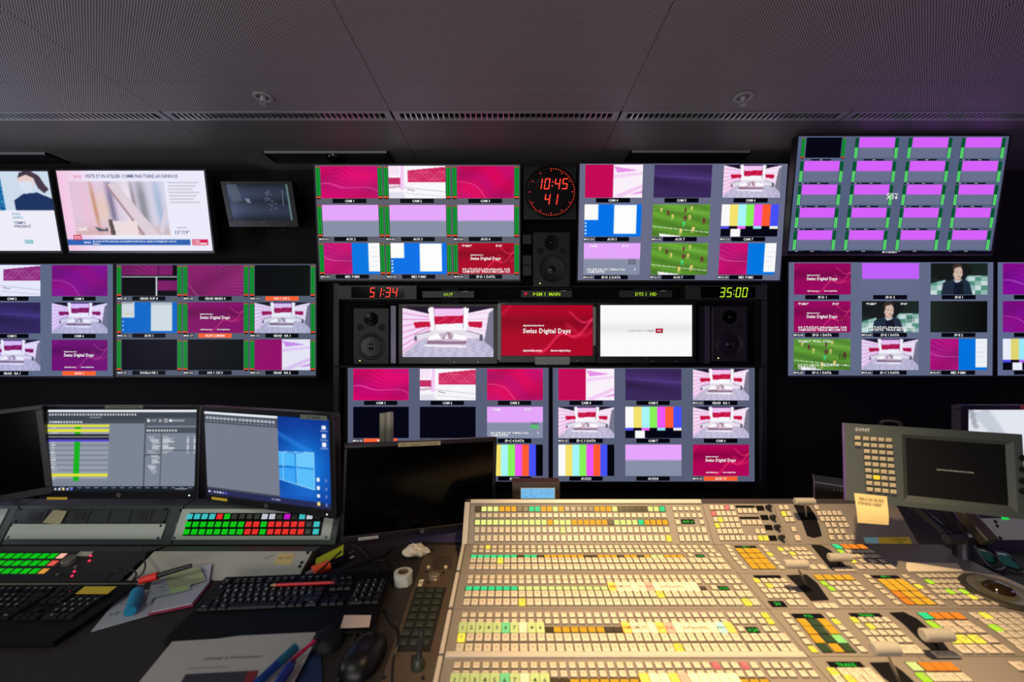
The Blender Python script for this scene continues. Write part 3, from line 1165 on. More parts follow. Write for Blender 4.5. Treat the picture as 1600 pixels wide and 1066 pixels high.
capb = E('caption_black', (4, 5, 14), 1.0)
capo = E('caption_orange', (255, 96, 48), 1.0)
green1 = E('meter_green', (16, 150, 50), 1.0)
green2 = E('meter_green_bright', (90, 225, 110), 1.0)
green3 = E('meter_green_dark', (0, 92, 52), 1.0)
orange1 = E('meter_orange', (240, 84, 50), 1.0)
mdark = E('meter_black', (6, 12, 10), 1.0)


def caption(d, u0, u1, v0, v1, txt, orange=False, tagtxt=None, tagu=None):
    g = G()
    x0, y1 = uvp(d, u0, v0)
    x1, y0 = uvp(d, u1, v1)
    g.rect(d.f, x0, x1, y0, y1, .002, capo if orange else capb)
    h = (y1 - y0)
    g.text(d.f, (x0 + x1) / 2, (y0 + y1) / 2, .0025, h * .56, txt, white_em(), maxw=(x1 - x0) * .9)
    if tagtxt:
        a, b = tagu or (u0 - .055 - .006, u0 - .004)
        xa, _ = uvp(d, a, 0)
        xb, _ = uvp(d, b, 0)
        g.rect(d.f, xa, xb, y0 + h * .12, y1 - h * .12, .002, capb)
        g.text(d.f, (xa + xb) / 2, (y0 + y1) / 2, .0025, h * .46, tagtxt, white_em(), maxw=(xb - xa) * .9)
    g.build('caption', d.screen)


def meters(d, u0, v0, v1, lo=1.0, w=.0215, style=0):
    """two thin bars side by side"""
    g = G()
    x0, y1 = uvp(d, u0, v0)
    x1, y0 = uvp(d, u0 + w, v1)
    g.rect(d.f, x0, x1, y0, y1, .0016, mdark)
    h = y1 - y0
    n = 2
    for i in range(n):
        a = x0 + (x1 - x0) * (.08 + .48 * i)
        b = a + (x1 - x0) * .38
        if style == 0:
            g.rect(d.f, a, b, y0 + h * .10, y1 - h * .03, .002, green1)
            g.rect(d.f, a, b, y1 - h * .03, y1 - h * .01, .002, orange1)
        else:
            g.rect(d.f, a, b, y0 + h * .54, y1, .002, green3)
            g.rect(d.f, a, b, y0, y0 + h * .53, .002, green2)
    if style == 0:
        g.rect(d.f, x0, x1, y0 + h * .04, y0 + h * .085, .002, orange1)
    g.build('level_meter', d.screen)


def overlay(d, u0, v0, u1, v1, items, m=None):
    """writing laid over a picture: (u,v,height,text,align) in fractions of the picture"""
    W_, H_ = (u1 - u0) * d.W, (v1 - v0) * d.H
    x0, y1 = uvp(d, u0, v0)
    for it in items:
        g = G()
        u, v, h, s, al = it[:5]
        mm = it[5] if len(it) > 5 else (m or white_em())
        g.text(d.f, x0 + u * W_, y1 - v * H_, .0028, h * H_, s, mm, al, w=(it[6] * W_ if len(it) > 6 else None))
        g.build('screen_writing', d.screen)


WB = white_em()
PM_GREEN = E('stage_green', (60, 215, 90), 1.0)


def extras(d, u0, v0, u1, v1, kind, data=0):
    W_, H_ = (u1 - u0) * d.W, (v1 - v0) * d.H
    x0, y1 = uvp(d, u0, v0)
    it = []
    if kind in ('swiss', 'swissm'):
        it += [(.22, .38, .045, 'digitalswitzerland', 'l', WB, .23), (.22, .49, .105, 'Swiss Digital Days', 'l', WB, .54)]
        if data == 0:
            it += [(.23, .88, .045, 'digitaldays.swiss', 'l', WB, .21), (.53, .88, .045, '#swissdigitaldays', 'l', WB, .23)]
    if data == 1:
        it += [(.07, .09, .07, '*PGM1*', 'l'), (.68, .09, .07, 'IPOP', 'l'), (.07, .84, .075, '09:17:07:02.00n00m00 100', 'l', WB, .86), (.07, .92, .075, 'CAM EXTD  PRAG M21288 01S', 'l', WB, .86)]
    if data == 2:
        it += [(.11, .09, .07, 'PGM2', 'l'), (.68, .09, .07, 'IPOP', 'l'), (.06, .83, .075, '00:24:20:10 140n11m', 'l', WB, .68), (.9, .83, .075, '0', 'l'), (.06, .91, .07, 'CAM EXTD', 'l', WB, .32)]
    if data == 3:
        it += [(.07, .08, .07, '*PGM1*  FULL CTRL', 'l', WB, .6), (.07, .84, .075, '22:21:18:12 74n24103    0', 'l', WB, .86), (.07, .92, .075, 'CAM EXTD', 'l', WB, .32)]
    if it:
        overlay(d, u0, v0, u1, v1, it)
    if data in (1, 2, 3):
        g = G()
        for i in range(4):
            xx = x0 + W_ * (.80 + i * .035)
            g.rect(d.f, xx, xx + W_ * .012, y1 - H_ * .68, y1 - H_ * .50, .0028, capb)
        if data == 2 and d.green:
            for i in range(4):
                xx = x0 + W_ * (.79 + i * .035)
                g.rect(d.f, xx, xx + W_ * .02, y1 - H_ * .70, y1 - H_ * .57, .003, PM_GREEN)
        g.build('level_marks', d.screen)


def nine(d, cells, t=(1, 1, 1, 0), met=False, cols=LA, rws=LR):
    """cells: (row, col, picture, caption, orange, tag, data)"""
    for (r, c, kind, cap, orange, tg, data) in cells:
        u0, u1 = cols[c]
        v0, v1 = rws[r]
        tile(d, u0, v0, u1, v1, kind, t)
        extras(d, u0, v0, u1, v1, kind, data)
        if cap:
            caption(d, u0 + .054, u0 + .22, v1 + .004, v1 + .042, cap, orange, tg, (u0 - .003, u0 + .048) if not met else (u0 - .022, u0 + .028))
        if met:
            meters(d, u0 - .024, v0 + .006, v1 + .008)
            meters(d, u1 + .003, v0 + .006, v1 + .008)


B_ = (.0075, .0075, .0075, .012)
GRP = 'multi-picture wall screens'
# lower centre pair
d = display('wall_screen', 'wall screen at centre behind the dark desk monitor, captioned CAM 1 to CAM 3', 'screen', (543.5, 575), (857, 575), (543.5, 752.5), D, D, B_, group=GRP)
d.green = True
nine(d, [(0, 0, 'wave1', 'CAM 1', 0, None, -1), (0, 1, 'studio_side', 'CAM 2', 0, None, -1), (0, 2, 'wave3', 'CAM 3', 0, None, -1),
         (1, 0, 'navy', 'HG 1', 1, 'MVG-C8', -1), (1, 1, 'navy', 'HG 2', 0, 'MVG-C9', -1), (1, 2, 'half', 'SP-C 4 DATA', 0, None, 2),
         (2, 0, 'navy', 'AUX20', 0, None, -1), (2, 1, 'navy', 'AUX21', 0, None, -1), (2, 2, 'fullbars', 'AUX22', 0, None, -1)])
d = display('wall_screen', 'lower wall screen with full colour bars and CAM 4 magenta curtain, right of the pole', 'screen', (864, 575), (1179, 575), (864, 752.5), D, D, B_, group=GRP)
d.green = False
nine(d, [(0, 0, 'curtain', 'CAM 4', 0, None, -1), (0, 1, 'purple', 'CAM 5', 0, None, -1), (0, 2, 'studio', 'GRAD  RA 1', 0, 'MVG-C12', -1),
         (1, 0, 'studio', 'SP-C 3 DATA', 0, 'MVG-C5', -1), (1, 1, 'bars', 'CAM 7', 0, None, -1), (1, 2, 'studio', 'CAM 6', 0, None, -1),
         (2, 0, 'fullbars', 'AUX23', 0, None, -1), (2, 1, 'half', 'AUX24', 0, None, -1), (2, 2, 'swissm', 'AUX 19', 1, 'MVG-C4', 0)])
# upper centre left
YT = D * .968
d = display('wall_screen', 'tilted upper wall screen with green level meters, left of the round clock', 'screen', (491.5, 258), (812, 258), (500, 437), YT, D * .995, B_, group=GRP, bg=(92, 94, 106))
d.green = False
nine(d, [(0, 0, 'wave1', 'CAM 1', 0, None, -1), (0, 1, 'studio_side', 'CAM 2', 0, None, -1), (0, 2, 'wave3', 'CAM 3', 0, None, -1),
         (1, 0, 'half', 'AUX 2', 0, 'MVG-G11', -1), (1, 1, 'half', 'AUX 3', 0, 'MVG-G12', -1), (1, 2, 'half', 'AUX 4', 0, 'MVG-G13', -1),
         (2, 0, 'mixed', 'ME1 PGM1', 0, 'MVG-G14', -1), (2, 1, 'deskblue', 'ME1 PGM1', 0, 'MVG-G15', -1), (2, 2, 'swiss', 'SP-D 1 DATA', 0, 'MVG-G16', 1)], met=True)
# upper centre right
d = display('wall_screen', 'tilted upper wall screen with two football pictures, right of the round clock', 'screen', (906, 256), (1231, 256), (902.5, 438), YT, D * .998, B_, group=GRP, bg=(104, 108, 134))
d.green = False
nine(d, [(0, 0, 'curtain', 'CAM 4', 0, None, -1), (0, 1, 'purple', 'CAM 5', 0, None, -1), (0, 2, 'studio', 'CAM 6', 0, None, -1),
         (1, 0, 'deskblue', 'AUX 5', 0, 'MVG-C14', -1), (1, 1, 'football', 'AUX 7', 0, 'MVG-C15', -1), (1, 2, 'bars', 'CAM 7', 0, 'MVG-C16', -1),
         (2, 0, 'half', 'SP-D 2 DATA', 0, 'MVG-C6', 2), (2, 1, 'football', 'AUX 7', 0, 'MVG-C7', -1), (2, 2, 'mixed', 'ME1 PGM1', 0, 'MVG-C8', -1)])
# left, second row
TL_ = (.80, .92, .98, .14)
d = display('wall_screen', 'wall screen with green level meters at left, behind the two lit desk monitors', 'screen', (182, 413), (493.5, 413), (181.5, 587), D, D, B_, group=GRP, bg=(84, 92, 112))
d.green = False
nine(d, [(0, 0, 'sup', 'GRAD SUP 8', 0, 'MVD-C5', -1), (0, 1, 'wave4', 'GRAD MAIN 4', 0, 'MVD-C8', -1), (0, 2, 'darkgrey', 'HG 1 CH 2', 1, 'MVD-C11', -1),
         (1, 0, 'aux1', 'AUX 1', 0, 'MVD-C6', -1), (1, 1, 'swissm', 'PLAY 2 MAIN', 1, 'MVD-C9', 0), (1, 2, 'studio', 'GRAD  RA 1', 0, 'MVD-C12', -1),
         (2, 0, 'navy', 'HORLOGE 1', 0, 'MVD-C7', -1), (2, 1, 'darkgrey', 'HG 1 CH 3', 0, 'MVD-C10', -1), (2, 2, 'curtain', 'GRAD  RA 2', 0, 'MVD-C13', -1)],
     t=(.92, .95, .97, .20), met=True)
d = display('wall_screen', 'far left wall screen cut off by the frame, captioned CAM 2 and CAM 3', 'screen', (-136, 413), (177, 413), (-136, 588), D, D, B_, group=GRP, bg=(92, 104, 132))
d.green = False
nine(d, [(0, 0, 'wave1', 'CAM 1', 0, None, -1), (0, 1, 'studio_side', 'CAM 2', 0, None, -1), (0, 2, 'wave3', 'CAM 3', 0, None, -1),
         (1, 0, 'curtain', 'CAM 4', 0, None, -1), (1, 1, 'purple', 'CAM 5', 0, None, -1), (1, 2, 'studio', 'CAM 6', 0, None, -1),
         (2, 0, 'bars', 'CAM 7', 0, None, -1), (2, 1, 'studio', 'GRAD  RA 1', 0, None, -1), (2, 2, 'swissm', 'AUX 1', 1, None, 0)],
     t=(.93, .94, 1.0, .32))
# right, second row
d = display('wall_screen', 'right wall screen with two pictures of a man in a dark jacket', 'screen', (1232, 410), (1552, 410), (1235, 587), D * .998, D, B_, group=GRP, bg=(96, 106, 134))
d.green = False
nine(d, [(0, 0, 'swissm', 'SP-D 1', 0, None, 0), (0, 1, 'halfbright', 'SP-D 2', 0, None, -1), (0, 2, 'interview', 'SP-E 1', 0, None, -1),
         (1, 0, 'swissm', 'SP-D 1 DATA', 0, 'MVG-A3', 1), (1, 1, 'interview', 'SP-E 1 DATA', 0, 'MVG-A4', 1), (1, 2, 'darkgreen', 'SP-E 2', 0, None, -1),
         (2, 0, 'football', 'SP-C 1 DATA', 0, 'MVG-A5', 3), (2, 1, 'studio', 'SP-C 3 DATA', 0, 'MVG-A6', -1), (2, 2, 'mixed', 'ME1 PGM1', 0, 'MVG-A7', -1)],
     t=(.95, .96, .98, .10))
d = display('wall_screen', 'far right wall screen cut off by the frame edge, colour bars lowest', 'screen', (1558, 410), (1874, 410), (1558, 587), D, D, B_, group=GRP, bg=(96, 106, 140))
d.green = False
nine(d, [(0, 0, 'wave1', 'CAM 1', 0, None, -1), (0, 1, 'studio_side', 'CAM 2', 0, None, -1), (0, 2, 'wave3', 'CAM 3', 0, None, -1),
         (1, 0, 'wave3', 'CAM 4', 0, None, -1), (1, 1, 'purple', 'CAM 5', 0, None, -1), (1, 2, 'studio', 'CAM 6', 0, None, -1),
         (2, 0, 'bars', 'CAM 7', 0, None, -1), (2, 1, 'fullbars', 'AUX21', 0, None, -1), (2, 2, 'fullbars', 'AUX22', 0, None, -1)],
     t=(.93, .94, 1.0, .32))
# twenty pictures, top right
d = display('wall_screen', 'tilted top right wall screen with twenty small pink and grey pictures', 'screen', (1247.5, 213), (1577, 213), (1234, 396), 2.185, 2.270, B_, group=GRP, bg=(84, 97, 126))
C5 = [(.04, .208), (.292, .460), (.545, .713), (.797, .966)]
R5 = [(.01, .178), (.205, .376), (.404, .573), (.602, .770), (.798, .964)]
n = 0
ptop = E('tile_pink', (212, 92, 250), 1.0)
pbot = E('tile_slate', (98, 110, 146), 1.0)
for r, (v0, v1) in enumerate(R5):
    for c, (u0, u1) in enumerate(C5):
        n += 1
        tile(d, u0, v0, u1, v1, 'navy' if n == 1 else 'halfbright')
        caption(d, u0 + .03, u0 + .125, v1 + .012, v1 + .024, 'EXT %d' % n, 0, ('MVR %d' % (n - 4)) if n > 3 else None, (u0 - .02, u0 + .022))
        if n == 1:
            meters(d, u0 - .022, v0 + .004, v1 + .008, w=.016)
            meters(d, u1 + .003, v0 + .004, v1 + .008, w=.016)
        else:
            meters(d, u0 - .020, v0 + .004, v1 + .005, style=1, w=.016)
            meters(d, u1 + .003, v0 + .004, v1 + .005, style=1, w=.016)
overlay(d, 0, 0, 1, 1, [(.478, .51, .035, 'X16', 'c', WB, .055), (.478, .483, .014, 'SPUR RS', 'c', WB, .055)])
g = G()
x0, y1 = uvp(d, .0, .979)
x1, y0 = uvp(d, 1, 1)
g.rect(d.f, x0, x1, y0, y1, .002, capb)
g.text(d.f, 0, (y0 + y1) / 2, .0026, (y1 - y0) * .7, 'MV 4 NEXEDIT', WB)
g.build('caption', d.screen)

# news screens upper left
d = display('television', 'tilted television showing the news page headed VISITE', 'television', (88, 267), (319, 267), (107, 392), D * .966, D * .995, (.006, .010, .010, .016), bg=(236, 234, 250), bezmat=mat('grey_bezel', (62, 64, 66), 0.35, 0.4))
tile(d, 0, 0, 1, 1, 'news', name='picture')
navyt = E('ink_blue', (70, 90, 130), 1.0)
redt = E('ink_red', (220, 40, 100), 1.0)
greyt = E('ink_grey', (150, 155, 170), 1.0)
overlay(d, 0, 0, 1, 1, [(.115, .072, .035, 'FOCUS', 'l', redt, .05), (.19, .065, .045, "VISITE D'UN ATELIER COMMUNAUTAIRE LAUSANNOIS", 'l', navyt, .63),
                        (.775, .705, .022, 'MORGES', 'l', greyt), (.755, .765, .05, '13°/19°', 'l', navyt, .10), (.08, .72, .05, '12h45', 'l', WB, .07),
                        (.115, .893, .025, 'MONDE', 'l', WB, .045), (.175, .878, .022, 'Au moins 20 000 personnes ont manifesté lundi à Dacca, capitale du Bangladesh contre la', 'l', WB, .58),
                        (.175, .908, .022, 'France', 'l', WB, .045), (.872, .877, .026, 'LUNDI', 'l', WB, .045), (.872, .907, .026, '2 NOVEMBRE', 'l', WB, .095),
                        (.055, .832, .04, 'RTS', 'l', WB, .04)])
d = display('television', 'television at left frame edge showing a masked woman in blue', 'television', (-150, 268), (75, 268), (-125, 392), D * .966, D * .995, (.006, .010, .010, .016), bg=(236, 234, 250), bezmat=MATS['grey_bezel'])
tile(d, 0, 0, 1, 1, 'presenter', name='picture')
tealt = E('ink_teal', (70, 150, 180), 1.0)
overlay(d, 0, 0, 1, 1, [(.70, .53, .03, 'RTSDD', 'l', tealt, .06), (.70, .575, .03, 'DDRTS', 'l', tealt, .07), (.70, .64, .035, 'TEMPS', 'l', navyt, .085), (.70, .685, .035, 'PRESENT', 'l', navyt, .12),
                        (.47, .69, .035, 'SENS', 'l', navyt, .07), (.42, .735, .035, 'LA BEAUTE', 'l', navyt, .15), (.755, .885, .03, 'RTS1', 'l', WB, .05)])


# ------------------------------------------------ smaller studio monitors
def studio_monitor(label, sc, Y, kind, top, bot, side, YT=None, extra=None, bg=(6, 6, 8)):
    d = display('studio_monitor', label, 'monitor', (sc[0], sc[1]), (sc[2], sc[1]), (sc[0] if YT is None else sc[4], sc[3]), YT or Y, Y,
                (side, side, top, bot), .07, bg=bg, bezmat=mat('monitor_charcoal', (13, 14, 14), .4), mount=YT is not None)
    tile(d, 0, 0, 1, 1, kind, name='picture')
    g = G()
    m = mat('badge_grey', (110, 112, 112), .4, .5)
    g.text(d.f, 0, -d.H / 2 - bot * .30, .0045, .007, 'SONY', m)
    g.build('maker_badge', d.root)
    g = G()
    g.text(d.f, -d.W / 2, d.H / 2 + top * .45, .0045, .004, 'TRIMASTER', m, 'l')
    g.build('model_lettering', d.root)
    for u in (.57, .83):
        G().box(d.f, (u - .5) * d.W - .002, (u - .5) * d.W + .002, -d.H / 2 - bot * .72 - .002, -d.H / 2 - bot * .72 + .002, .004, .006, alu, ch=.0006).build('button', d.root)
    return d


YM = 3.0 * K
d1 = studio_monitor('studio monitor with the wide white and pink studio view, left of the red one', (629, 480, 771, 558), YM, 'bigstudio', .018, .040, .022)
d2 = studio_monitor('middle studio monitor with red Swiss Digital Days picture', (783.5, 477, 926, 556), YM, 'bigswiss', .018, .040, .020)
overlay(d2, 0, 0, 1, 1, [(.235, .40, .035, 'digitalswitzerland', 'l', WB, .23), (.235, .505, .095, 'Swiss Digital Days', 'l', WB, .525), (.235, .895, .04, 'digitaldays.swiss', 'l', WB, .21), (.54, .895, .04, '#swissdigitaldays', 'l', WB, .22)])
d3 = studio_monitor('studio monitor with nearly blank white picture, left of the right speaker', (938, 477, 1081, 557), YM, 'white', .018, .040, .020)
overlay(d3, 0, 0, 1, 1, [(.29, .50, .035, 'A SUIVRE EN DIRECT SUR', 'l', greyt, .22), (.52, .50, .035, 'PLAY', 'l', E('ink_dark', (40, 40, 40)), .07)])
g = G()
x, y = .605, .47
a = uvp(d3, .603, .455)
b = uvp(d3, .683, .545)
g.rect(d3.f, a[0], b[0], b[1], a[1], .002, E('rts_red', (170, 0, 40)))
g.text(d3.f, (a[0] + b[0]) / 2, (a[1] + b[1]) / 2, .003, .010, 'RTS', WB)
g.build('screen_logo', d3.screen)
d4 = studio_monitor('small dim studio monitor in the dark, right of the VISITE television', (353, 288, 449, 344, 359), D * .99, 'dim', .016, .040, .028, YT=D * .965)
# grey card strips taped to the middle monitor
cardm = mat('grey_card', (150, 158, 150), .8)
f2 = d2.f
for i, (x0, y0, x1, y1) in enumerate([(777, 475, 783, 562), (926.5, 480, 931, 540), (836, 557.5, 890, 570)]):
    p, q = at(x0, y1, YM - .008), at(x1, y0, YM - .008)
    G().box(WF, p[0], q[0], YM - .010, YM - .0085, p[2], q[2], cardm).build('taped_card', label=['tall grey card strip on the left edge of the red monitor', 'thin grey card strip on the right edge of the red monitor', 'grey card on the lower bezel of the red monitor'][i], cat='card', group='grey cards on the red monitor')

# ------------------------------------------------ the rack that carries them
rackm = mat('rack_grey', (40, 46, 44), .5, .3)
rk = thing('monitor_rack', 'dark metal rack frame holding the studio monitors, speakers and timers', 'rack', (0, YM + .1, 0))
for px in (523, 1198):
    p = at(px, 500, YM)
    g = G().box(WF, p[0] - .016, p[0] + .016, YM + .02, YM + .10, 0, at(0, 442, YM)[2], rackm)
    g.build('post', rk, bevel=.002)
xa, xb = at(523, 0, YM)[0] - .016, at(1198, 0, YM)[0] + .016
for py, nm, dep in ((446, 'top_rail', .08), (468.5, 'shelf', .3), (573, 'shelf', .3)):
    z = at(0, py, YM)[2]
    th = .008
    G().box(WF, xa, xb, YM + .0 if nm == 'shelf' and py > 500 else YM + .05, YM + .14, z - th / 2 - (.0 if nm == 'shelf' else 0), z + th / 2, blackm()).build(nm, rk)
# hanging arms between shelf and monitors are part of the rack's back plane
g = G()
for dd in (d1, d2, d3):
    g.box(WF, dd.f.o[0] - .05, dd.f.o[0] + .05, YM + .085, YM + .11, at(0, 573, YM)[2], at(0, 446, YM)[2], blackm())
g.build('back_bracket', rk)


# ------------------------------------------------ speakers
def speaker(label, x0, y0, x1, y1, Y, led='y', dep=.2):
    spm = mat('speaker_black', (15, 16, 16), .55, noise=.12)
    cone = mat('speaker_cone', (12, 12, 13), .35)
    p, q = at(x0, y1, Y), at(x1, y0, Y)
    W_, H_ = q[0] - p[0], q[2] - p[2]
    f = Frame(((p[0] + q[0]) / 2, Y, (p[2] + q[2]) / 2), (1, 0, 0), (0, 0, 1))
    t = thing('studio_speaker', label, 'speaker', (f.o[0], Y + dep / 2, p[2]), 'black studio speakers')
    G().box(f, -W_ / 2, W_ / 2, -H_ / 2, H_ / 2, -dep, 0, spm).build('cabinet', t, bevel=.006)
    w = f.at(0, -H_ * .18, 0)
    r = W_ * .37
    G().lathe(w, [(r * 1.04, 0.0), (r * 1.04, .003), (r * .96, .005), (r * .92, .003), (r * .84, .0022), (r * .8, .0052), (r * .72, .003)], spm, 32, cap=False).build('woofer_ring', t, smooth=True)
    G().lathe(w, [(r * .75, .0035), (r * .3, .0008), (r * .27, .0008), (r * .2, .004), (r * .1, .0065), (.001, .0075)], cone, 32, cap=False).build('woofer', t, smooth=True)
    tw = f.at(0, H_ * .30, 0)
    G().lathe(tw, [(W_ * .20, .001), (W_ * .19, .003), (W_ * .09, .0015), (W_ * .06, .0012), (W_ * .055, .0045), (W_ * .035, .008), (.001, .0095)], gloss(), 24, cap=False).build('tweeter', t, smooth=True)
    for s in (-1, 1):
        G().lathe(f.at(s * W_ * .30, H_ * .155, 0), [(W_ * .092, .0005), (W_ * .092, .0025), (W_ * .08, .0025), (W_ * .075, .001), (.001, .001)], blackm(), 16, cap=False).build('bass_port', t)
    G().box(f, -W_ * .33, -W_ * .33 + .006, -H_ * .43 - .003, -H_ * .43 + .003, 0, .002, E('led_yellow', (220, 240, 120), 2.0)).build('power_led', t)
    G().lathe(f.at(0, -H_ * .43, 0), [(.007, 0), (.007, .002), (.001, .002)], mat('badge_dim', (70, 70, 72), .4, .6), 16, cap=False).build('badge', t)
    return t


speaker('black studio speaker under the round clock', 833, 362, 891, 449, YM, dep=.15)
speaker('black studio speaker at left under the red 51:34 timer', 552, 481, 608, 570, YM)
speaker('black studio speaker at right under the green 35:00 timer', 1112, 478, 1168, 566, YM)
# carrier of the top speaker: a small wall bracket
p = at(862, 449, YM)
pt = thing('speaker_bracket', 'dark bracket tray under the speaker below the clock', 'bracket', (p[0], YM + .1, p[2] - .01))
G().box(WF, p[0] - .12, p[0] + .12, YM + .02, YW - .001, p[2] - .010, p[2] - .001, blackm()).build('tray', pt)
# stacked boxes beside the top speaker
for i, (y0, y1) in enumerate(((364, 380), (397, 413), (413, 430))):
    a, b = at(817, y1, YM), at(831, y0, YM)
    G().box(WF, a[0], b[0], YM + .03, YW - .001, a[2] + .001, b[2] - .001, mat('dark_module', (26, 27, 28), .5)).build(
        'rack_module', bevel=.002, label=['small dark module left of the top speaker, highest of three', 'small dark module left of the top speaker, middle of three', 'small dark module left of the top speaker, lowest of three'][i], cat='module', group='dark modules beside the top speaker')
# grey side panels beside the lower speakers (metal plates, purple light put into their colour)
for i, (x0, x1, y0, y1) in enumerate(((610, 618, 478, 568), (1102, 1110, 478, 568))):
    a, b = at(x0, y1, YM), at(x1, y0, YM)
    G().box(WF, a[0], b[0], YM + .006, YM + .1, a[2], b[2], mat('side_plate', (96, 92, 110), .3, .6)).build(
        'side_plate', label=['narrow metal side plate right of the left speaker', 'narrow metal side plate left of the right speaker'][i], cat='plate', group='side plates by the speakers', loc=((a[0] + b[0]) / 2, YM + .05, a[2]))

# ------------------------------------------------ the round clock
YC = D * .975
cc = at(861, 300, YC)
fc = Frame(cc, (1, 0, 0), (0, 0, 1))
t = thing('round_clock', 'round red digital clock showing 10:45 41 between the upper screens', 'clock', (cc[0], YC, cc[2] - .16))
r = 40.5 / F * YC
a, b = at(818, 342, YC), at(901, 259, YC)
G().box(WF, a[0], b[0], YC + .012, YC + .05, a[2], b[2], mat('clock_plate', (22, 26, 24), .5)).build('back_plate', t, bevel=.003)
G().box(WF, cc[0] - .05, cc[0] + .05, YC + .05, YW - .001, cc[2] - .05, cc[2] + .05, blackm()).build('wall_bracket', t)
G().lathe(fc, [(r * 1.0, -.012), (r * 1.0, .002), (r * .97, .004), (r * .965, .0)], gloss(), 64, cap=False).build('rim', t, smooth=True)
face = G().lathe(fc, [(r * .97, -.003), (r * .97, .0), (.001, .0)], gloss(), 48, cap=False).build('face', t)
redl = E('led_red', (255, 62, 48), 1.6)
rdim = E('led_red_dim', (60, 30, 26), 1.0)
dot = G().lathe(WF, [(.0028, 0), (.0028, .0012), (.001, .0016)], redl, 6, cap=True).mesh('second_dot')
dot2 = G().lathe(WF, [(.0022, 0), (.0022, .0012), (.001, .0016)], rdim, 6, cap=True).mesh('second_dot')
for i in range(60):
    an = math.pi / 2 - 2 * math.pi * i / 60
    o = inst('second_dot', dot if i <= 41 else dot2, t, fc.p(r * .90 * math.cos(an), r * .90 * math.sin(an), .001), fc)
for i in range(12):
    an = math.pi / 2 - 2 * math.pi * i / 12
    inst('hour_dot', dot, t, fc.p(r * .82 * math.cos(an), r * .82 * math.sin(an), .001), fc)
g = G()
h = r * .42
g.seg(fc, -r * .58, r * .10, .0015, h, '10:45', redl, w=h * .50)
g.seg(fc, -r * .28, -r * .50, .0015, h, '41', redl, w=h * .50)
g.build('digits', t)


# ------------------------------------------------ countdown timers and under-monitor displays
def timer(label, x0, y0, x1, y1, txt, m, wx, shade):
    a, b = at(x0, y1, YM), at(x1, y0, YM)
    f = Frame(((a[0] + b[0]) / 2, YM, (a[2] + b[2]) / 2), (1, 0, 0), (0, 0, 1))
    W_, H_ = b[0] - a[0], b[2] - a[2]
    t = thing('countdown_timer', label, 'timer', (f.o[0], YM + .04, a[2]))
    G().box(f, -W_ / 2, W_ / 2, -H_ / 2, H_ / 2, -.09, 0, mat('timer_case', (36, 42, 38), .5)).build('case', t, bevel=.002)
    x = [(q - (x0 + x1) / 2) / F * YM for q in wx]
    G().box(f, x[0], x[1], -H_ * .40, H_ * .40, -.001, .001, gloss()).build('window', t)
    g = G()
    h = H_ * .68
    n = len(txt) - 1
    g.seg(f, x[2], -h / 2, .0018, h, txt, m, w=h * .50)
    g.build('digits', t)
    for sx in (-1, 1):
        for sy in (-1, 1):
            G().lathe(f.at(sx * (W_ / 2 - .006), sy * (H_ / 2 - .006)), [(.002, 0), (.002, .001), (.001, .001)], greym, 8).build('screw', t)


timer('grey timer box with red digits 51:34 over the left speaker', 527, 446, 651, 468, '51:34', redl, (549, 632, 577), 0)
timer('grey timer box with green digits 35:00 over the right speaker', 1072, 446, 1199, 468, '35:00', E('led_lime', (170, 215, 40), 1.5), (1095, 1180, 1124), 0)
lime = E('led_text', (160, 200, 20), 1.2)
for (x0, y0, x1, y1, txt, lab, rd) in ((660, 455, 741, 465.5, 'OUT', 'small tally display reading OUT above the pink studio monitor', 0), (814, 454, 894, 465, 'PGM 1  MAIN', 'small tally display with red squares above the red monitor', 1),
                                   (968, 454, 1050, 465, 'DTS 1  HD', 'small tally display reading DTS 1 above the white monitor', 0)):
    a, b = at(x0, y1, YM), at(x1, y0, YM)
    f = Frame(((a[0] + b[0]) / 2, YM - .004, (a[2] + b[2]) / 2), (1, 0, 0), (0, 0, 1))
    W_, H_ = b[0] - a[0], b[2] - a[2]
    t = thing('tally_display', lab, 'display', (f.o[0], YM + .01, a[2]), 'small tally displays over the studio monitors')
    G().box(f, -W_ / 2, W_ / 2, -H_ / 2, H_ / 2, -.04, 0, mat('timer_case')).build('case', t, bevel=.0015)
    g = G()
    g.text(f, 0, -.001, .001, H_ * .48, txt, lime, bold=True)
    if rd:
        for yy in (-.006, .003):
            g.rect(f, -W_ * .43, -W_ * .43 + .014, yy, yy + .006, .001, E('tally_red', (230, 30, 60), 1.0))
    g.build('lettering', t)
    G().box(f, -.006, .006, -H_ / 2 - .016, -H_ / 2, -.02, -.01, blackm()).build('stem', t)
    G().box(f, W_ * .28, W_ * .28 + .03, H_ / 2 - .005, H_ / 2 - .001, 0, .001, mat('pale_tape', (170, 175, 170), .6)).build('tape_strip', t)

# ============================================================ the desk
DZ = .84
desktop_m = mat('desk_laminate', (47, 42, 38), .62, spec=.25, noise=.25, scale=90, bump=.05)
desk_side = mat('desk_side', (18, 18, 19), .6)
dt = thing('control_desk', 'long dark control desk under the consoles and keyboards', 'desk', (0, 1.2, 0))
G().prism(WF, [(-2.6, .42), (-.157, .42), (-.157, 1.72), (-2.6, 1.72)], DZ - .03, DZ, desktop_m).build('desktop', dt)
G().prism(WF, [(-.156, 1.392), (1.22, 1.392), (1.30, 1.120), (1.40, 1.065), (1.62, .98), (2.6, .98), (2.6, 1.72), (-.156, 1.72)], DZ - .03, DZ, desktop_m).build('desktop', dt)
for x in (-2.55, -1.35, -.2, 1.2, 2.5):
    G().box(WF, x, x + .04, .7 if x < -.3 or x > 1.9 else 1.40, 1.68, 0, DZ - .031, desk_side).build('side_panel', dt)
G().box(WF, -2.5, 2.5, 1.69, 1.71, .1, DZ - .031, desk_side).build('back_panel', dt)

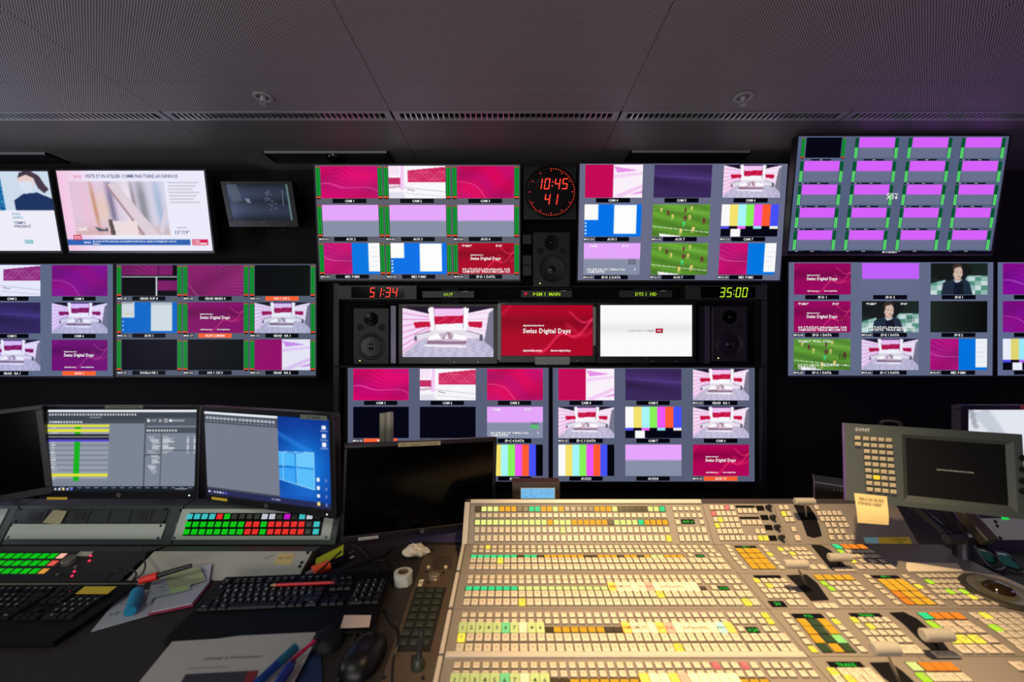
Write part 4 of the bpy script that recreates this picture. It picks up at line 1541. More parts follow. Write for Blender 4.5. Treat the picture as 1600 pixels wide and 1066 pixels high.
# ============================================================ the video switcher
FM = Frame((0, 1.397 * K, .8808), (1, 0, 0), (0, 1.0, .0698 / K))
YU0 = 1.533 * K
FU = Frame((0, YU0, .8903), (1, 0, 0), (0, 1.0, .98 / K))
UL = math.hypot(1.6277 * K - YU0, .983 - .8903)
panel_m = mat('switcher_grey', (124, 116, 108), .55, noise=.05, scale=200, bump=.03)
groove_m = mat('switcher_groove', (60, 54, 50), .6)
trim_m = mat('switcher_trim', (184, 174, 160), .45)
key_m = mat('key_ivory', (196, 184, 164), .4, noise=.04)
keyl_m = mat('key_print', (152, 140, 122), .5)
keyd_m = mat('key_edge_dark', (56, 50, 44), .6)
KC = {
    'y': E('key_lit_yellow', (255, 226, 70), 1.15), 'g': E('key_lit_green', (190, 240, 50), 1.0), 'r': E('key_lit_red', (255, 120, 110), 1.0),
    'k': key_m,
    'A': E('legend_amber', (250, 176, 44), 1.0), 'Y': E('legend_pale_yellow', (236, 240, 140), 1.0), 'G': E('legend_green', (60, 225, 140), 1.0),
    'd': mat('legend_unlit', (62, 54, 34), .3), 'w': mat('paper_white', (216, 204, 180), .7), 'L': mat('paper_lime', (168, 192, 132), .7),
    'T': mat('paper_green', (96, 190, 140), .7), 'O': mat('paper_orange', (240, 180, 80), .7), 'p': mat('paper_pink', (240, 150, 140), .7),
    'b': mat('paper_blue', (150, 205, 215), .7), 'D': mat('legend_dark_green', (40, 62, 34), .3), 'M': E('legend_bright_green', (170, 240, 120), 1.0),
    'O2': E('legend_orange', (255, 140, 40), 1.0),
}
sw = thing('video_switcher', 'large grey video mixing desk with rows of ivory, amber and green keys', 'video switcher', (.6, 1.0, .76))

# body of the console
c0 = FM.hit
P = lambda x, y: FM.hit(x, y)
xl = -.150
yb = FM.hit(800, 851.2)[1]
yf = -.62
pts = [(xl, yf), (1.9, yf), (1.9, -.30)]
for q in ((1680, 950), (1592, 911), (1551, 893), (1500, 866), (1474, 851.2)):
    pts.append(FM.hit(*q))
pts += [(xl, yb)]
G().prism(FM, pts, -.05, -.0022, groove_m).build('main_body', sw)
SY = Frame((0, 0, 0), (0, 1, 0), (0, 0, 1))
top = FU.p(0, UL)
XU1 = 1.22
prof = [(YU0 + .001, .80), (YU0 + .001, .8885), (top[1], top[2] - .002), (top[1] + .045, top[2] - .002), (top[1] + .045, .80)]
G().prism(SY, prof, xl, XU1, groove_m).build('upper_body', sw)
pt = FU.at(0, UL)
G().box(FU, xl + .018, .602, UL - .001, UL + .012, -.006, .006, trim_m, ch=.002).build('top_trim', sw)

# face plates, split by thin joints
yb_ = [FM.hit(800, v)[1] for v in (851.0, 896, 952, 1026, 1200)]
xs = [xl + .012, .604, .828]
secs = [(0, 1), (1, 2), (2, 3), (3, 4)]
for (a, b) in secs:
    y1, y0 = yb_[a], yb_[b]
    y0 = max(y0, yf)
    G().box(FM, xl + .012, .6035, y0 + .0006, y1 - .0006, -.0022, 0, panel_m).build('bus_plate', sw)
    y0e = y0 + .0006
    G().box(FM, .6050, .8270, y0e, y1 - .0006, -.0022, 0, panel_m).build('keypad_plate', sw)
xr = [FM.hit(1560, v) for v in (893,)]
edge = lambda y: float(np.interp(y, [q[1] for q in pts[2:8]], [q[0] for q in pts[2:8]]))
for (a, b) in secs:
    y1, y0 = yb_[a] - .0006, max(yb_[b], yf) + .0006
    n = 6
    pl = [(.8285, y0), (.8285, y1)]
    ys = np.linspace(y1, y0, n)
    pl += [(min(edge(y) - .004, 1.88), y) for y in ys]
    G().prism(FM, pl, -.0022, 0, panel_m).build('effects_plate', sw)
for (xa, xb) in ((xl + .018, .6035), (.6050, .8270), (.8285, XU1 - .002)):
    G().box(FU, xa, xb, .0008, UL - .001, -.002, 0, panel_m).build('upper_plate', sw)
G().box(FU, xl, xl + .0165, .0, UL + .004, -.01, .004, trim_m, ch=.001).build('side_trim', sw)
# left trim strips
for (v0, v1) in ((852, 891.5), (896, 950), (955, 1023), (1027, 1110), (1112, 1240)):
    y1, y0 = FM.hit(720, v0)[1], FM.hit(720, v1)[1]
    G().box(FM, xl, xl + .0095, y0, y1, -.004, .004, trim_m, ch=.0012).build('side_trim', sw)
# wrist ledge
y0, y1 = FM.hit(800, 1030)[1], FM.hit(800, 1021.5)[1]
G().box(FM, xl + .014, .598, y0, y1, -.001, .007, trim_m, ch=.0025).build('ledge', sw)

KEYS = []


def key(fr, px, py, w, d, h, m, nm='key', lab=None):
    a, b = fr.hit(px, py)
    KEYS.append((fr, a, b, w, d, h, m, nm, lab))


def keyx(fr, a, b, w, d, h, m, nm='key', lab=None):
    KEYS.append((fr, a, b, w, d, h, m, nm, lab))


X0, PIT = -.1087, .019
# main bus rows: y px, depth of key, kind
small = [(855.9, 0), (862.1, 0), (903.2, 1), (910.1, 1), (962.7, 2), (972.4, 2), (1041.6, 3), (1054.8, 3)]
big = [(877.4, 0), (887.6, 0), (930.3, 1), (942.9, 1), (998.7, 2), (1015, 2), (1092, 3), (1112, 3)]
EXTRA = [.4998 + .004 + i * .019 for i in range(5)]
lit = {(855.9, 2): 'y', (877.4, 4): 'y', (942.9, 7): 'y', (998.7, 0): 'y', (930.3, 25): 'y', (1015, 24): 'y', (1041.6, 27): 'r', (1041.6, 30): 'r'}
for v, s in small:
    y = FM.hit(800, v)[1]
    for i in range(32):
        keyx(FM, X0 + i * PIT, y, .0128, .0135, .0045, KC[lit.get((v, i), 'k')])
    for i, x in enumerate(EXTRA):
        keyx(FM, x + (.004 if i > 2 else 0), y, .0128, .0135, .0045, KC['y' if (v in (962.7, 972.4) and i == 4) else 'k'])
for v, s in big:
    y = FM.hit(800, v)[1]
    for i in range(32):
        keyx(FM, X0 + i * PIT, y, .0155, .0195, .006, KC[lit.get((v, i), 'k')])
    for i, x in enumerate(EXTRA):
        keyx(FM, x + (.004 if i > 2 else 0), y, .0155, .0195, .006, KC['y' if (v == 942.9 and i == 3) else 'k'])


# legend displays: one strip housing and flat lit keys
def legends(fr, y, h, cols, z=.0025, pw=.0158, x0=X0):
    g = G()
    n = len(cols)
    g.box(fr, x0 - .0105, x0 + (n - .5) * PIT + .001, y - h * .62, y + h * .62, 0, .0012, mat('legend_frame', (30, 26, 22), .5))
    g.build('legend_frame', sw)
    for i, c in enumerate(cols):
        if c == '-':
            continue
        keyx(fr, x0 + i * PIT, y, pw, h, z, KC[c], 'legend_key')


legends(FM, FM.hit(800, 870.4)[1], .0125, 'GGGGGGGdGGdAAAAAAddAAAdAAdAYYAAA')
legends(FM, FM.hit(800, 920.3)[1], .0125, 'GGGGGGGYYYYYYYYYYYYYdddddddddddd')
legends(FM, FM.hit(800, 985)[1], .0140, 'ddddddddddddAAAAAAddAddddddddddd'.replace('ddddddddddddAAAAAA', 'dddddddddddAAAAAA', 1) + 'd')
legends(FM, FM.hit(800, 1068)[1], .0140, 'ddddddddddddAAAAAAAddAddddddAAAA')
# handwritten paper labels standing over the legend strips
paper = {}


def card(fr, i, y, d, c, txt, z=.006):
    x = X0 + i * PIT
    g = G()
    g.box(fr, x - .0089, x + .0089, y - d / 2, y + d / 2, z, z + .0006, KC[c])
    if txt:
        g.text(fr, x, y, z + .0008, .0110 if len(txt) < 2 else .0085, txt, mat('ink_black', (30, 30, 40), .6), maxw=.0155, bold=True)
    g.build('paper_label', sw, label='small handwritten paper label')


yy = FM.hit(800, 985)[1]
for i, (c, s) in enumerate([('L', '1'), ('L', '2'), ('L', '3'), ('L', '4'), ('L', '5'), ('T', '6'), ('L', '7'), ('w', ''), ('L', '4'), ('L', '6')]):
    card(FM, i, yy, .030, c, s)
for i, (c, s) in enumerate([('O', 'CAM'), ('w', 'LSM'), ('w', 'VIZ'), ('w', ''), ('O', 'D1'), ('p', 'DA'), ('w', ''), ('w', 'Surf'), ('w', 'imac'), ('w', 'N2'), ('w', ''), ('b', 'NO'), ('O', '')]):
    card(FM, i + 19, yy, .030, c, s)
yy = FM.hit(800, 920.3)[1]
for i, (c, s) in enumerate([('O', 'CAM'), ('w', 'LSM'), ('w', 'VIZ'), ('w', ''), ('w', 'D1'), ('p', 'DA'), ('w', ''), ('w', 'Surf'), ('w', 'imac'), ('w', 'N2'), ('w', ''), ('w', '')]):
    card(FM, i + 19, yy, .032, c, s)
yy = FM.hit(800, 1068)[1]
for i, (c, s) in enumerate([('L', '1'), ('L', '2'), ('L', '3'), ('L', '4'), ('L', '5'), ('T', '6'), ('L', '7'), ('w', ''), ('L', '4'), ('L', '6')]):
    card(FM, i, yy, .030, c, s)
for i, (c, s) in enumerate([('O', ''), ('w', ''), ('w', ''), ('O', ''), ('p', ''), ('w', ''), ('w', ''), ('w', ''), ('w', ''), ('w', '')]):
    card(FM, i + 19, yy, .030, c, s)

# upper bank
UC = 'dYYYAAAddGGAAYAdddddAAAYdddddYYG'
UC3 = 'YYYYYYYYYYYYAYYYAAAAAAdYYYYGAAAA'


def fuy(v):
    return FU.hit(800, v)[1]


for v, cc_ in ((795.6, UC), (816.5, UC3)):
    y = fuy(v)
    x0 = X0 + .002
    g = G()
    g.box(FU, x0 - .0105, x0 + 31.5 * PIT * .985 + .001, y - .0095, y + .0095, 0, .001, mat('legend_frame'))
    g.build('legend_frame', sw)
    for i, c in enumerate(cc_):
        keyx(FU, x0 + i * PIT * .985, y, .0152, .0145, .0022, KC[c], 'legend_key')
for v, hh in ((806, .0125), (828.6, .016), (841.7, .017)):
    for i in range(32):
        c = 'k'
        if v == 828.6 and i == 14:
            c = 'Y'
        if v == 841.7 and i == 31:
            c = 'y'
        keyx(FU, X0 + .002 + i * PIT * .985, fuy(v), .0135, hh, .0045, KC[c])
for v, hh in ((795.6, .011), (806, .0125), (828.6, .016), (841.7, .017)):
    for i in range(5):
        keyx(FU, .512 + i * .0185, fuy(v), .0125, hh, .0045, key_m)
for x in (.512, .586):
    keyx(FU, x, fuy(816.5), .0125, .012, .0045, key_m)


def Z7(x, y):
    return 960 + x / 3.727, 780 + y / 3.727


def Z8(x, y):
    return 1240 + x / 3.728, 780 + y / 3.728


gdig = E('digits_green', (60, 210, 60), 1.0)


def window(fr, zf, corners, txt=None, nm='display_window'):
    """dark glass window given by its left/right middle and height"""
    (x0, y0), (x1, y1), h = corners
    a = fr.hit(*zf(x0, y0))
    b = fr.hit(*zf(x1, y1))
    g = G()
    ym = (a[1] + b[1]) / 2
    g.box(fr, a[0], b[0], ym - h / 2, ym + h / 2, 0, .0012, mat('window_dark', (7, 7, 7), .4, spec=.2))
    if txt:
        g.text(fr, (a[0] + b[0]) / 2, ym, .0016, h * .55, txt, gdig, maxw=(b[0] - a[0]) * .8)
    g.build(nm, sw)


def row(fr, zf, y, xs, w, d, lit_='', h=.0045, nm='key', special=None):
    if nm == 'legend_key':
        w, d = (.0195, .0205) if w < .026 or len(xs) == 3 else (.0205, .0185)
    for i, x in enumerate(xs):
        c = (lit_[i] if i < len(lit_) else 'k')
        px = zf(x, y)
        a, b = fr.hit(*px)
        keyx(fr, a, b, w, d, h, KC[c if c != '.' else 'k'] if special is None else KC[special[i]], nm)


S_ = (.0120, .0135)
M_ = (.0122, .0135)
B2 = (.0172, .0178)
window(FU, Z7, ((388, 132), (466, 132), .014), 'AUX 16')
window(FM, Z7, ((475, 333), (523, 333), .014), '0:22')
window(FM, Z7, ((607, 522), (665, 522), .016), '0:22')
window(FM, Z7, ((770, 766), (842, 766), .018), '0:24')
for v, x0_, ks in ((330, 0, (442, 565, 605)), (520, 0, (580, 712, 757)), (762, 0, (735, 885, 930))):
    row(FM, Z7, v, ks, .0128, .0135)
# upper centre block
row(FU, Z7, 51, (565, 595, 624, 654, 683), *S_, lit_='...r.')
row(FU, Z7, 85, (576, 606, 635, 665, 695), *S_, lit_='r....')
row(FU, Z7, 120, (588, 617, 647, 677, 707), *S_, lit_='.y...')
row(FU, Z7, 154, (598, 628, 658, 688, 719), *S_, lit_='y....')
row(FU, Z7, 189, (610, 641, 672, 703, 734), *S_)
row(FU, Z7, 228, (622, 655, 687, 719, 751), *S_)
row(FU, Z7, 70, (729, 759, 789, 818), *S_)
row(FU, Z7, 137, (753, 783, 813, 845), *S_)
row(FU, Z7, 189, (832, 864), *S_)
row(FU, Z7, 228, (787, 819, 850, 881), *S_, lit_='..yy')
window(FU, Z7, ((704, 44), (816, 44), .006))
window(FU, Z7, ((728, 110), (842, 110), .006))
for i, (x, y) in enumerate(((848, 53), (874, 108), (898, 166), (922, 228))):
    window(FU, Z7, ((x - 22, y), (x + 22, y), .015))
knob_m = mat('knob_black', (20, 19, 19), .4)
for (x, y) in ((893, 52), (917, 110), (942, 167), (967, 228)):
    a, b = FU.hit(*Z7(x, y))
    G().lathe(FU.at(a, b), [(.0085, 0), (.0085, .004), (.0065, .006), (.0062, .016), (.005, .0175), (.001, .0175)], knob_m, 16).build('knob', sw, smooth=True)
# upper right block
row(FU, Z7, 50, (968, 1000), *S_)
row(FU, Z7, 86, (985, 1016), *S_, lit_='y.')
row(FU, Z7, 120, (1003, 1032), *S_)
row(FU, Z7, 177, (1043,), *S_)
row(FU, Z7, 228, (1065,), .015, .016)
row(FU, Z8, 50, (132,), *S_)
row(FU, Z8, 83, (148, 178, 208, 238, 267), *S_)
row(FU, Z8, 117, (166, 197, 228, 258, 289), *S_)
row(FU, Z8, 152, (197, 233, 275, 306), *S_)
row(FU, Z8, 188, (214, 249, 285), *S_)
row(FU, Z8, 225, (220, 268, 313, 345), *S_)


# fader lever: recessed dark slot, strip, lever stem and handle
def lever(fr, zf, poly_, handle, stem, hr, strip=None, hl=None, hh=.10):
    p = [fr.hit(*zf(x, y)) for x, y in poly_]
    G().prism(fr, p, 0, .0012, mat('slot_black', (8, 7, 7), .6, spec=.2)).build('lever_slot', sw)
    # handle: horizontal cylinder at given px, raised over the plate
    (hx0, hy0), (hx1, hy1) = handle
    sx, sy = stem
    a, b = fr.hit(*zf(sx, sy))
    base = fr.p(a, b)
    hm = zf((hx0 + hx1) / 2, (hy0 + hy1) / 2)
    # depth of the handle so that its height over the plate is hh
    best = None
    for Y in np.linspace(.7, 1.6, 400):
        q = at(hm[0], hm[1], Y)
        hgt = (q - fr.o).dot(fr.z)
        if best is None or abs(hgt - hh) < best[0]:
            best = (abs(hgt - hh), Y)
    Y = best[1]
    q0, q1 = at(*zf(hx0, (hy0 + hy1) / 2), Y), at(*zf(hx1, (hy0 + hy1) / 2), Y)
    mid = (q0 + q1) / 2
    G().tube([base, base * .5 + mid * .5, mid], .0028, mat('lever_steel', (190, 182, 168), .3, .8), smooth=False).build('lever_stem', sw)
    fh = Frame(q0, (0, 1, 0), (0, 0, 1))
    L = q1[0] - q0[0]
    r = hr
    G().lathe(fh, [(r * .8, 0), (r, .002), (r, L - .002), (r * .8, L)], mat('lever_handle', (158, 152, 140), .4), 20).build('lever_handle', sw, smooth=True)


lever(FU, Z7, [(1042, 33), (1130, 40), (1160, 80), (1190, 150), (1208, 215), (1160, 227), (1122, 215), (1095, 140)], ((1050, 13), (1166, 13)), (1117, 100), .010, hh=.055)
lever(FM, Z8, [(100, 268), (160, 270), (215, 300), (310, 395), (225, 403), (190, 380)], ((206, 338), (333, 340)), (258, 360), .0105, hh=.035)
lever(FM, Z7, [(1000, 445), (1120, 442), (1180, 490), (1250, 590), (1145, 595), (1080, 520)], ((990, 378), (1125, 380)), (1115, 500), .0105, hh=.075)
lever(FM, Z8, [(556, 664), (640, 660), (720, 700), (850, 810), (905, 880), (800, 880), (740, 830), (640, 730)], ((750, 792), (920, 792)), (820, 835), .012, hh=.045)
lever(FM, Z8, [(440, 955), (560, 952), (640, 1010), (760, 1120), (640, 1130), (520, 1040)], ((458, 872), (610, 872)), (620, 1075), .0115, hh=.085)
st = E('strip_glow', (150, 160, 140), .5)

# section 1 right
for x, y in ((660, 280), (674, 302), (689, 326), (706, 351), (730, 376), (754, 402), (860, 280), (882, 302), (905, 325), (922, 351), (945, 376), (972, 402)):
    row(FM, Z7, y, (x,), *S_, lit_='y' if (x, y) == (905, 325) else '')
window(FM, Z7, ((702, 281), (828, 281), .012), 'KEY 1')
for y, xs_ in ((303, (733, 780, 823)), (333, (760, 807, 852)), (364, (787, 833, 878)), (395, (813, 862, 910))):
    row(FM, Z7, y, xs_, .0245, .0225, h=.003, nm='legend_key', special='AAA')
row(FM, Z7, 295, (968, 1003, 1038, 1071, 1104), *M_, lit_='y....')
row(FM, Z7, 320, (990, 1037, 1075, 1107, 1138), *M_, lit_='.y...')
row(FM, Z7, 345, (1052, 1088, 1122, 1158), *M_)
row(FM, Z7, 400, (1108, 1157, 1210), *B2)
row(FM, Z8, 280, (255, 305, 351, 399), .0245, .0200, h=.003, nm='legend_key', special=['G', 'O2', 'O2', 'O2'])
row(FM, Z8, 308, (276, 320, 354, 390, 424, 452), *M_, lit_='g')
row(FM, Z8, 335, (348, 380, 418, 452, 485), *M_)
row(FM, Z8, 365, (345, 403, 460, 518), *M_, lit_='y')
row(FM, Z8, 400, (387, 446, 506, 566), *B2)
row(FM, Z8, 414, (248, 278, 309, 338), *S_)
# section 2 right
window(FM, Z7, ((815, 455), (970, 455), .013))
row(FM, Z7, 478, (829, 873, 912, 948, 986), *M_, lit_='y....')
row(FM, Z7, 508, (851, 902, 937, 974, 1012), *M_, lit_='.y...')
row(FM, Z7, 538, (875, 917, 958, 997, 1036), *M_)
row(FM, Z7, 570, (902, 942, 984, 1023, 1062), *M_)
window(FM, Z7, ((905, 613), (995, 613), .020), '30')
row(FM, Z7, 607, (1029, 1087), *B2)
row(FM, Z8, 627, (143, 188, 233), .015, .015)
row(FM, Z8, 460, (150, 206, 262, 318), .0265, .0215, h=.003, nm='legend_key', special='AAAA')
row(FM, Z8, 495, (178, 223, 268, 318, 368), *M_, lit_='g....')
row(FM, Z8, 525, (220, 264, 303, 350, 395), *M_, lit_='g....')
row(FM, Z8, 563, (248, 313, 378, 444), .015, .016)
row(FM, Z8, 607, (290, 357, 425, 492), *B2)
for x, y in ((430, 455), (458, 484), (492, 515), (527, 545), (565, 576), (603, 608), (653, 455), (690, 484), (730, 513), (770, 545), (808, 577), (851, 608)):
    row(FM, Z8, y, (x,), *M_, lit_='y' if x == 730 else '')
window(FM, Z8, ((457, 455), (612, 455), .012), 'KEY 2')
for y, xs_ in ((486, (528, 580, 634)), (520, (571, 625, 680)), (559, (613, 670, 728)), (600, (662, 722, 783))):
    row(FM, Z8, y, xs_, .0255, .0240, h=.003, nm='legend_key', special='AAA' if y < 530 else ['O2', 'A', 'A'])
for k, (y, x0_, n, dx, lt) in enumerate(((452, 742, 7, 39, ''), (485, 793, 6, 39, 'g'), (514, 805, 6, 41, ''), (543, 832, 5, 40, '..g.g'), (575, 870, 6, 43, '....y'), (610, 965, 5, 52, ''))):
    row(FM, Z8, y, [x0_ + dx * i for i in range(n)], *M_, lit_=lt)
# section 3 right
for x, y, c in ((1000, 682, ''), (1026, 718, ''), (1055, 757, ''), (1087, 795, ''), (1118, 836, ''), (1156, 880, 'y')):
    row(FM, Z7, y, (x,), *M_, lit_=c)
for x, y, c in ((213, 682, ''), (247, 718, 'y'), (280, 755, ''), (318, 795, ''), (357, 838, ''), (398, 881, '')):
    row(FM, Z8, y, (x,), *M_, lit_=c)
window(FM, Z8, ((-5, 684), (172, 684), .015), '  0:22')
for y, xs_, s in ((722, (58, 120, 182), 'ADA'), (768, (97, 158, 224), 'ADA'), (819, (138, 203, 266), 'ADM'), (871, (178, 247, 312), 'DAD')):
    row(FM, Z8, y, xs_, .0265, .0260, h=.003, nm='legend_key', special=s)
window(FM, Z8, ((332, 680), (512, 680), .014), 'TRANS')
row(FM, Z8, 708, (355, 404, 449, 494, 540), *M_, lit_='y')
row(FM, Z8, 745, (382, 448, 492, 537, 583), *M_, lit_='.y')
row(FM, Z8, 785, (425, 470, 518, 566, 614), *M_)
row(FM, Z8, 826, (462, 512, 562, 612, 660), *M_)
row(FM, Z8, 881, (645, 708), .021, .021)
row(FM, Z8, 911, (840, 885, 930), .016, .015)
row(FM, Z8, 684, (768, 830, 893, 957), .0265, .0230, h=.003, nm='legend_key', special=['G', 'O2', 'O2', 'O2'])
row(FM, Z8, 733, (808, 862, 908, 975, 1022), .015, .016, lit_='g')
row(FM, Z8, 768, (860, 915, 965, 1025, 1080), .015, .016, lit_='g')
row(FM, Z8, 821, (925, 992, 1067, 1142), .0195, .020, lit_='yyy')
row(FM, Z8, 880, (985, 1060, 1140, 1222), .021, .021)
for y, x0_, n, dx, lt in ((684, 1062, 5, 58, '.y'), (720, 1122, 5, 58, ''), (757, 1178, 5, 58, 'g'), (797, 1232, 4, 58, ''), (840, 1290, 4, 58, ''), (880, 1340, 3, 58, '')):
    row(FM, Z8, y, [x0_ + dx * i for i in range(n)], .0165, .017, lit_=lt)
# section 4 right
window(FM, Z8, ((207, 970), (405, 970), .016), 'TRANS')
row(FM, Z8, 1012, (232, 290, 340, 388, 440), .015, .016, lit_='y')
row(FM, Z8, 1055, (262, 330, 385, 440, 490), .015, .016, lit_='.y')
row(FM, Z8, 980, (705, 778, 845, 912), .0265, .0230, h=.003, nm='legend_key', special=['Y', 'O2', 'O2', 'O2'])
row(FM, Z8, 1045, (757, 820, 875, 930, 990), .0165, .018, lit_='g')
row(FM, Z8, 980, (1320,), .026, .02)

# paper strip and tape label on the console
a = FM.hit(*Z8(657, 423))
pl = [FM.hit(*Z8(x, y)) for x, y in ((670, 423), (988, 423), (955, 376), (657, 371), (655, 404))]
G().prism(FM, pl, .0004, .0012, KC['w']).build('paper_strip', label='blank cream paper strip lying on the mixing desk near the trackball', cat='paper', loc=tuple(FM.p(*pl[0])))
pl = [FU.hit(*Z8(x, y)) for x, y in ((418, 258), (690, 262), (672, 222), (405, 224))]
yel = mat('tape_yellow', (225, 190, 50), .6)
g = G().prism(FU, pl, .0004, .001, yel)
pl2 = [FU.hit(*Z8(x, y)) for x, y in ((418, 258), (498, 260), (488, 223), (405, 224))]
g.prism(FU, pl2, .001, .0013, KC['b'])
a = FU.hit(*Z8(610, 235))
g.text(FU, a[0], a[1], .0014, .006, 'Config system', mat('ink_black'), bold=False)
g.text(FU, a[0], a[1] - .009, .0014, .006, 'C25', mat('ink_black'), bold=False)
g.build('tape_label', label='yellow and blue tape label handwritten, on the upper console in shade', cat='label', loc=tuple(FU.p(*pl[0])))

# trackball / jog wheel
a = FM.hit(*Z8(1192, 545))
fj = FM.at(*a)
R_ = .069
ring1 = mat('jog_ring', (76, 72, 54), .4)
ring2 = mat('jog_dark', (46, 43, 33), .45)
G().lathe(fj, [(R_, 0), (R_, .004), (R_ * .95, .007), (R_ * .80, .0085)], ring2, 48, cap=False).build('jog_outer_ring', sw, smooth=True)
G().lathe(fj, [(R_ * .80, .0085), (R_ * .62, .006), (R_ * .52, .007), (R_ * .42, .010)], ring1, 48, cap=False).build('jog_inner_ring', sw, smooth=True)
G().lathe(fj, [(R_ * .42, .009), (R_ * .40, .0125), (R_ * .34, .018), (R_ * .22, .023), (R_ * .1, .025), (.0005, .0256)], mat('trackball', (34, 24, 10), .10), 32, cap=False).build('trackball', sw, smooth=True)

# ---- make the keys: the nearest 300 of each name are parts, the rest one joined part
cache = {}


def key_mesh(w, d, h, m, nm):
    k = (round(w, 4), round(d, 4), round(h, 4), m.name, nm)
    if k not in cache:
        g = G()
        if nm == 'key':
            g.box(WF, -w / 2 - .0012, w / 2 + .0012, -d / 2 - .0012, d / 2 + .0012, 0, .0008, keyd_m)
            g.box(WF, -w / 2, w / 2, -d / 2, d / 2, .0006, h, m, ch=.0016, ct=.0012)
            g.rect(WF, -w * .2, w * .2, -d * .02, d * .13, h + .0001, keyl_m)
            g.rect(WF, -w * .12, w * .15, -d * .22, -d * .1, h + .0001, keyl_m)
        else:
            g.box(WF, -w / 2 - .0012, w / 2 + .0012, -d / 2 - .0012, d / 2 + .0012, 0, h * .5, MATS['legend_frame'])
            g.box(WF, -w / 2, w / 2, -d / 2, d / 2, h * .4, h, m, ch=.0006)
        cache[k] = g.mesh(nm)
    return cache[k]


for nm in ('key', 'legend_key'):
    L = [k for k in KEYS if k[7] == nm]
    eye = np.array([0, 0, CAMZ])

    def score(k):
        p = k[0].p(k[1], k[2])
        inview = abs(p[0]) / p[1] * F < 800 and (CAMZ - p[2]) / p[1] * F < 531
        return (0 if inview else 1, np.linalg.norm(p - eye) / math.sqrt(k[3] * k[4]))
    L.sort(key=score)
    near, rest = L[:290], L[290:]
    for (fr, a, b, w, d, h, m, _, lab) in near:
        inst(nm, key_mesh(w, d, h, m, nm), sw, fr.p(a, b), fr)
    if rest:
        g = G()
        for (fr, a, b, w, d, h, m, _, lab) in rest:
            f = fr.at(a, b)
            if nm == 'key':
                g.box(f, -w / 2 - .0012, w / 2 + .0012, -d / 2 - .0012, d / 2 + .0012, 0, .0008, keyd_m)
                g.box(f, -w / 2, w / 2, -d / 2, d / 2, .0006, h, m, ch=.0016, ct=.0012)
                g.rect(f, -w * .2, w * .2, -d * .02, d * .13, h + .0001, keyl_m)
            else:
                g.box(f, -w / 2, w / 2, -d / 2, d / 2, h * .4, h, m, ch=.0006)
        g.build(nm + 's', sw, kind='stuff')

# ============================================================ consoles, monitors and small things on the desk
DZF = flat(DZ)


def dpt(px, py, z=DZ):
    Y = (CAMZ - z) * F / (py - 533.0)
    return np.array([(px - 800.0) / F * Y, Y, z])


screwm = mat('screw_black', (12, 12, 12), .35, .3)
pale = mat('pale_grey_panel', (182, 190, 178), .5, noise=.05)
housing = mat('housing_green_grey', (50, 60, 56), .5)
FL = Frame((0, 1.345, DZ + .002), (1, 0, 0), (0, .055, .106))
HL = 0.118


def hx(px, py):
    return FL.hit(px, py)


def screws(g_or_root, fr, pts_, parent, r=.0045, m=None):
    for x, y in pts_:
        a, b = fr.hit(x, y)
        G().lathe(fr.at(a, b), [(r, 0), (r, .0025), (r * .7, .004), (.001, .004)], m or screwm, 10).build('screw', parent)


def wedge(name, label, cat, pxl, pxr, fr, h, m, group=None):
    """a sloped-front housing standing on the desk behind its slanted face"""
    a0 = fr.hit(*pxl)[0]
    a1 = fr.hit(*pxr)[0]
    t = thing(name, label, cat, ((a0 + a1) / 2, fr.o[1] + .04, DZ), group)
    tp = fr.p(0, h)
    pr = [(fr.o[1], DZ), (fr.o[1], fr.o[2]), (tp[1] - .001, tp[2]), (tp[1] + .05, tp[2] + .004), (tp[1] + .06, DZ)]
    G().prism(SY, pr, a0, a1, m).build('housing', t, bevel=.002)
    return t, a0, a1


tA, a0, a1 = wedge('console_housing', 'slanted grey console housing with blank pale panel and a note, at left', 'console', (2, 850), (267, 850), FL, HL, housing, 'slanted console housings')
p0, p1 = hx(12, 843), hx(262, 819)
G().box(FL, hx(14, 831)[0], hx(256, 831)[0], p0[1], p1[1], 0, .003, pale).build('blank_panel', tA, bevel=.0008)
q1 = hx(140, 795.5)[1]
G().box(FL, hx(24, 806)[0], hx(262, 806)[0], p1[1] + .0006, q1, 0, .002, mat('dark_panel', (24, 29, 28), .5)).build('module_strip', tA)
xs_ = [(33, 73), (108, 140), (143, 172), (175, 205), (207, 237), (240, 261)]
for i, (x, x2) in enumerate(xs_):
    u0, u1 = hx(x, 806)[0], hx(x2, 806)[0]
    g = G()
    g.box(FL, u0, u1, p1[1] + .004, q1 - .003, .002, .0035, mat('module_face', (33, 39, 37), .5), ch=.0006)
    if i in (0, 1, 4):
        g.box(FL, u0 + (u1 - u0) * .3, u1 - (u1 - u0) * .15, p1[1] + .011, q1 - .011, .0035, .0042, mat('socket_dark', (14, 16, 16), .5))
    g.build('socket_module', tA)
screws(None, FL, [(19, 821), (14, 840), (252, 822), (248, 841), (32, 796.5), (25, 815), (260, 796.5), (257, 815.5)], tA)
g = G()
for i in range(4):
    a = hx(204, 821.5 + i * 3.4)
    g.box(FL, a[0], a[0] + (.045, .04, .042, .03)[i], a[1] - .0012, a[1] + .0006, .003, .0032, mat('print_white', (190, 200, 190), .6))
g.build('printed_label', tA)
note = mat('note_olive', (168, 164, 128), .8)
c = [hx(86, 797), hx(107, 799), (hx(96, 820)), hx(69, 817)]
G().prism(FL, c, .0045, .0053, note).build('sticky_note', label='crumpled olive sticky note on the far left console housing', cat='note', loc=tuple(FL.p(*c[3])))
tZ, _, _ = wedge('console_housing', 'slanted console housing cut off by the left frame edge', 'console', (-262, 850), (0, 850), FL, HL, housing, 'slanted console housings')
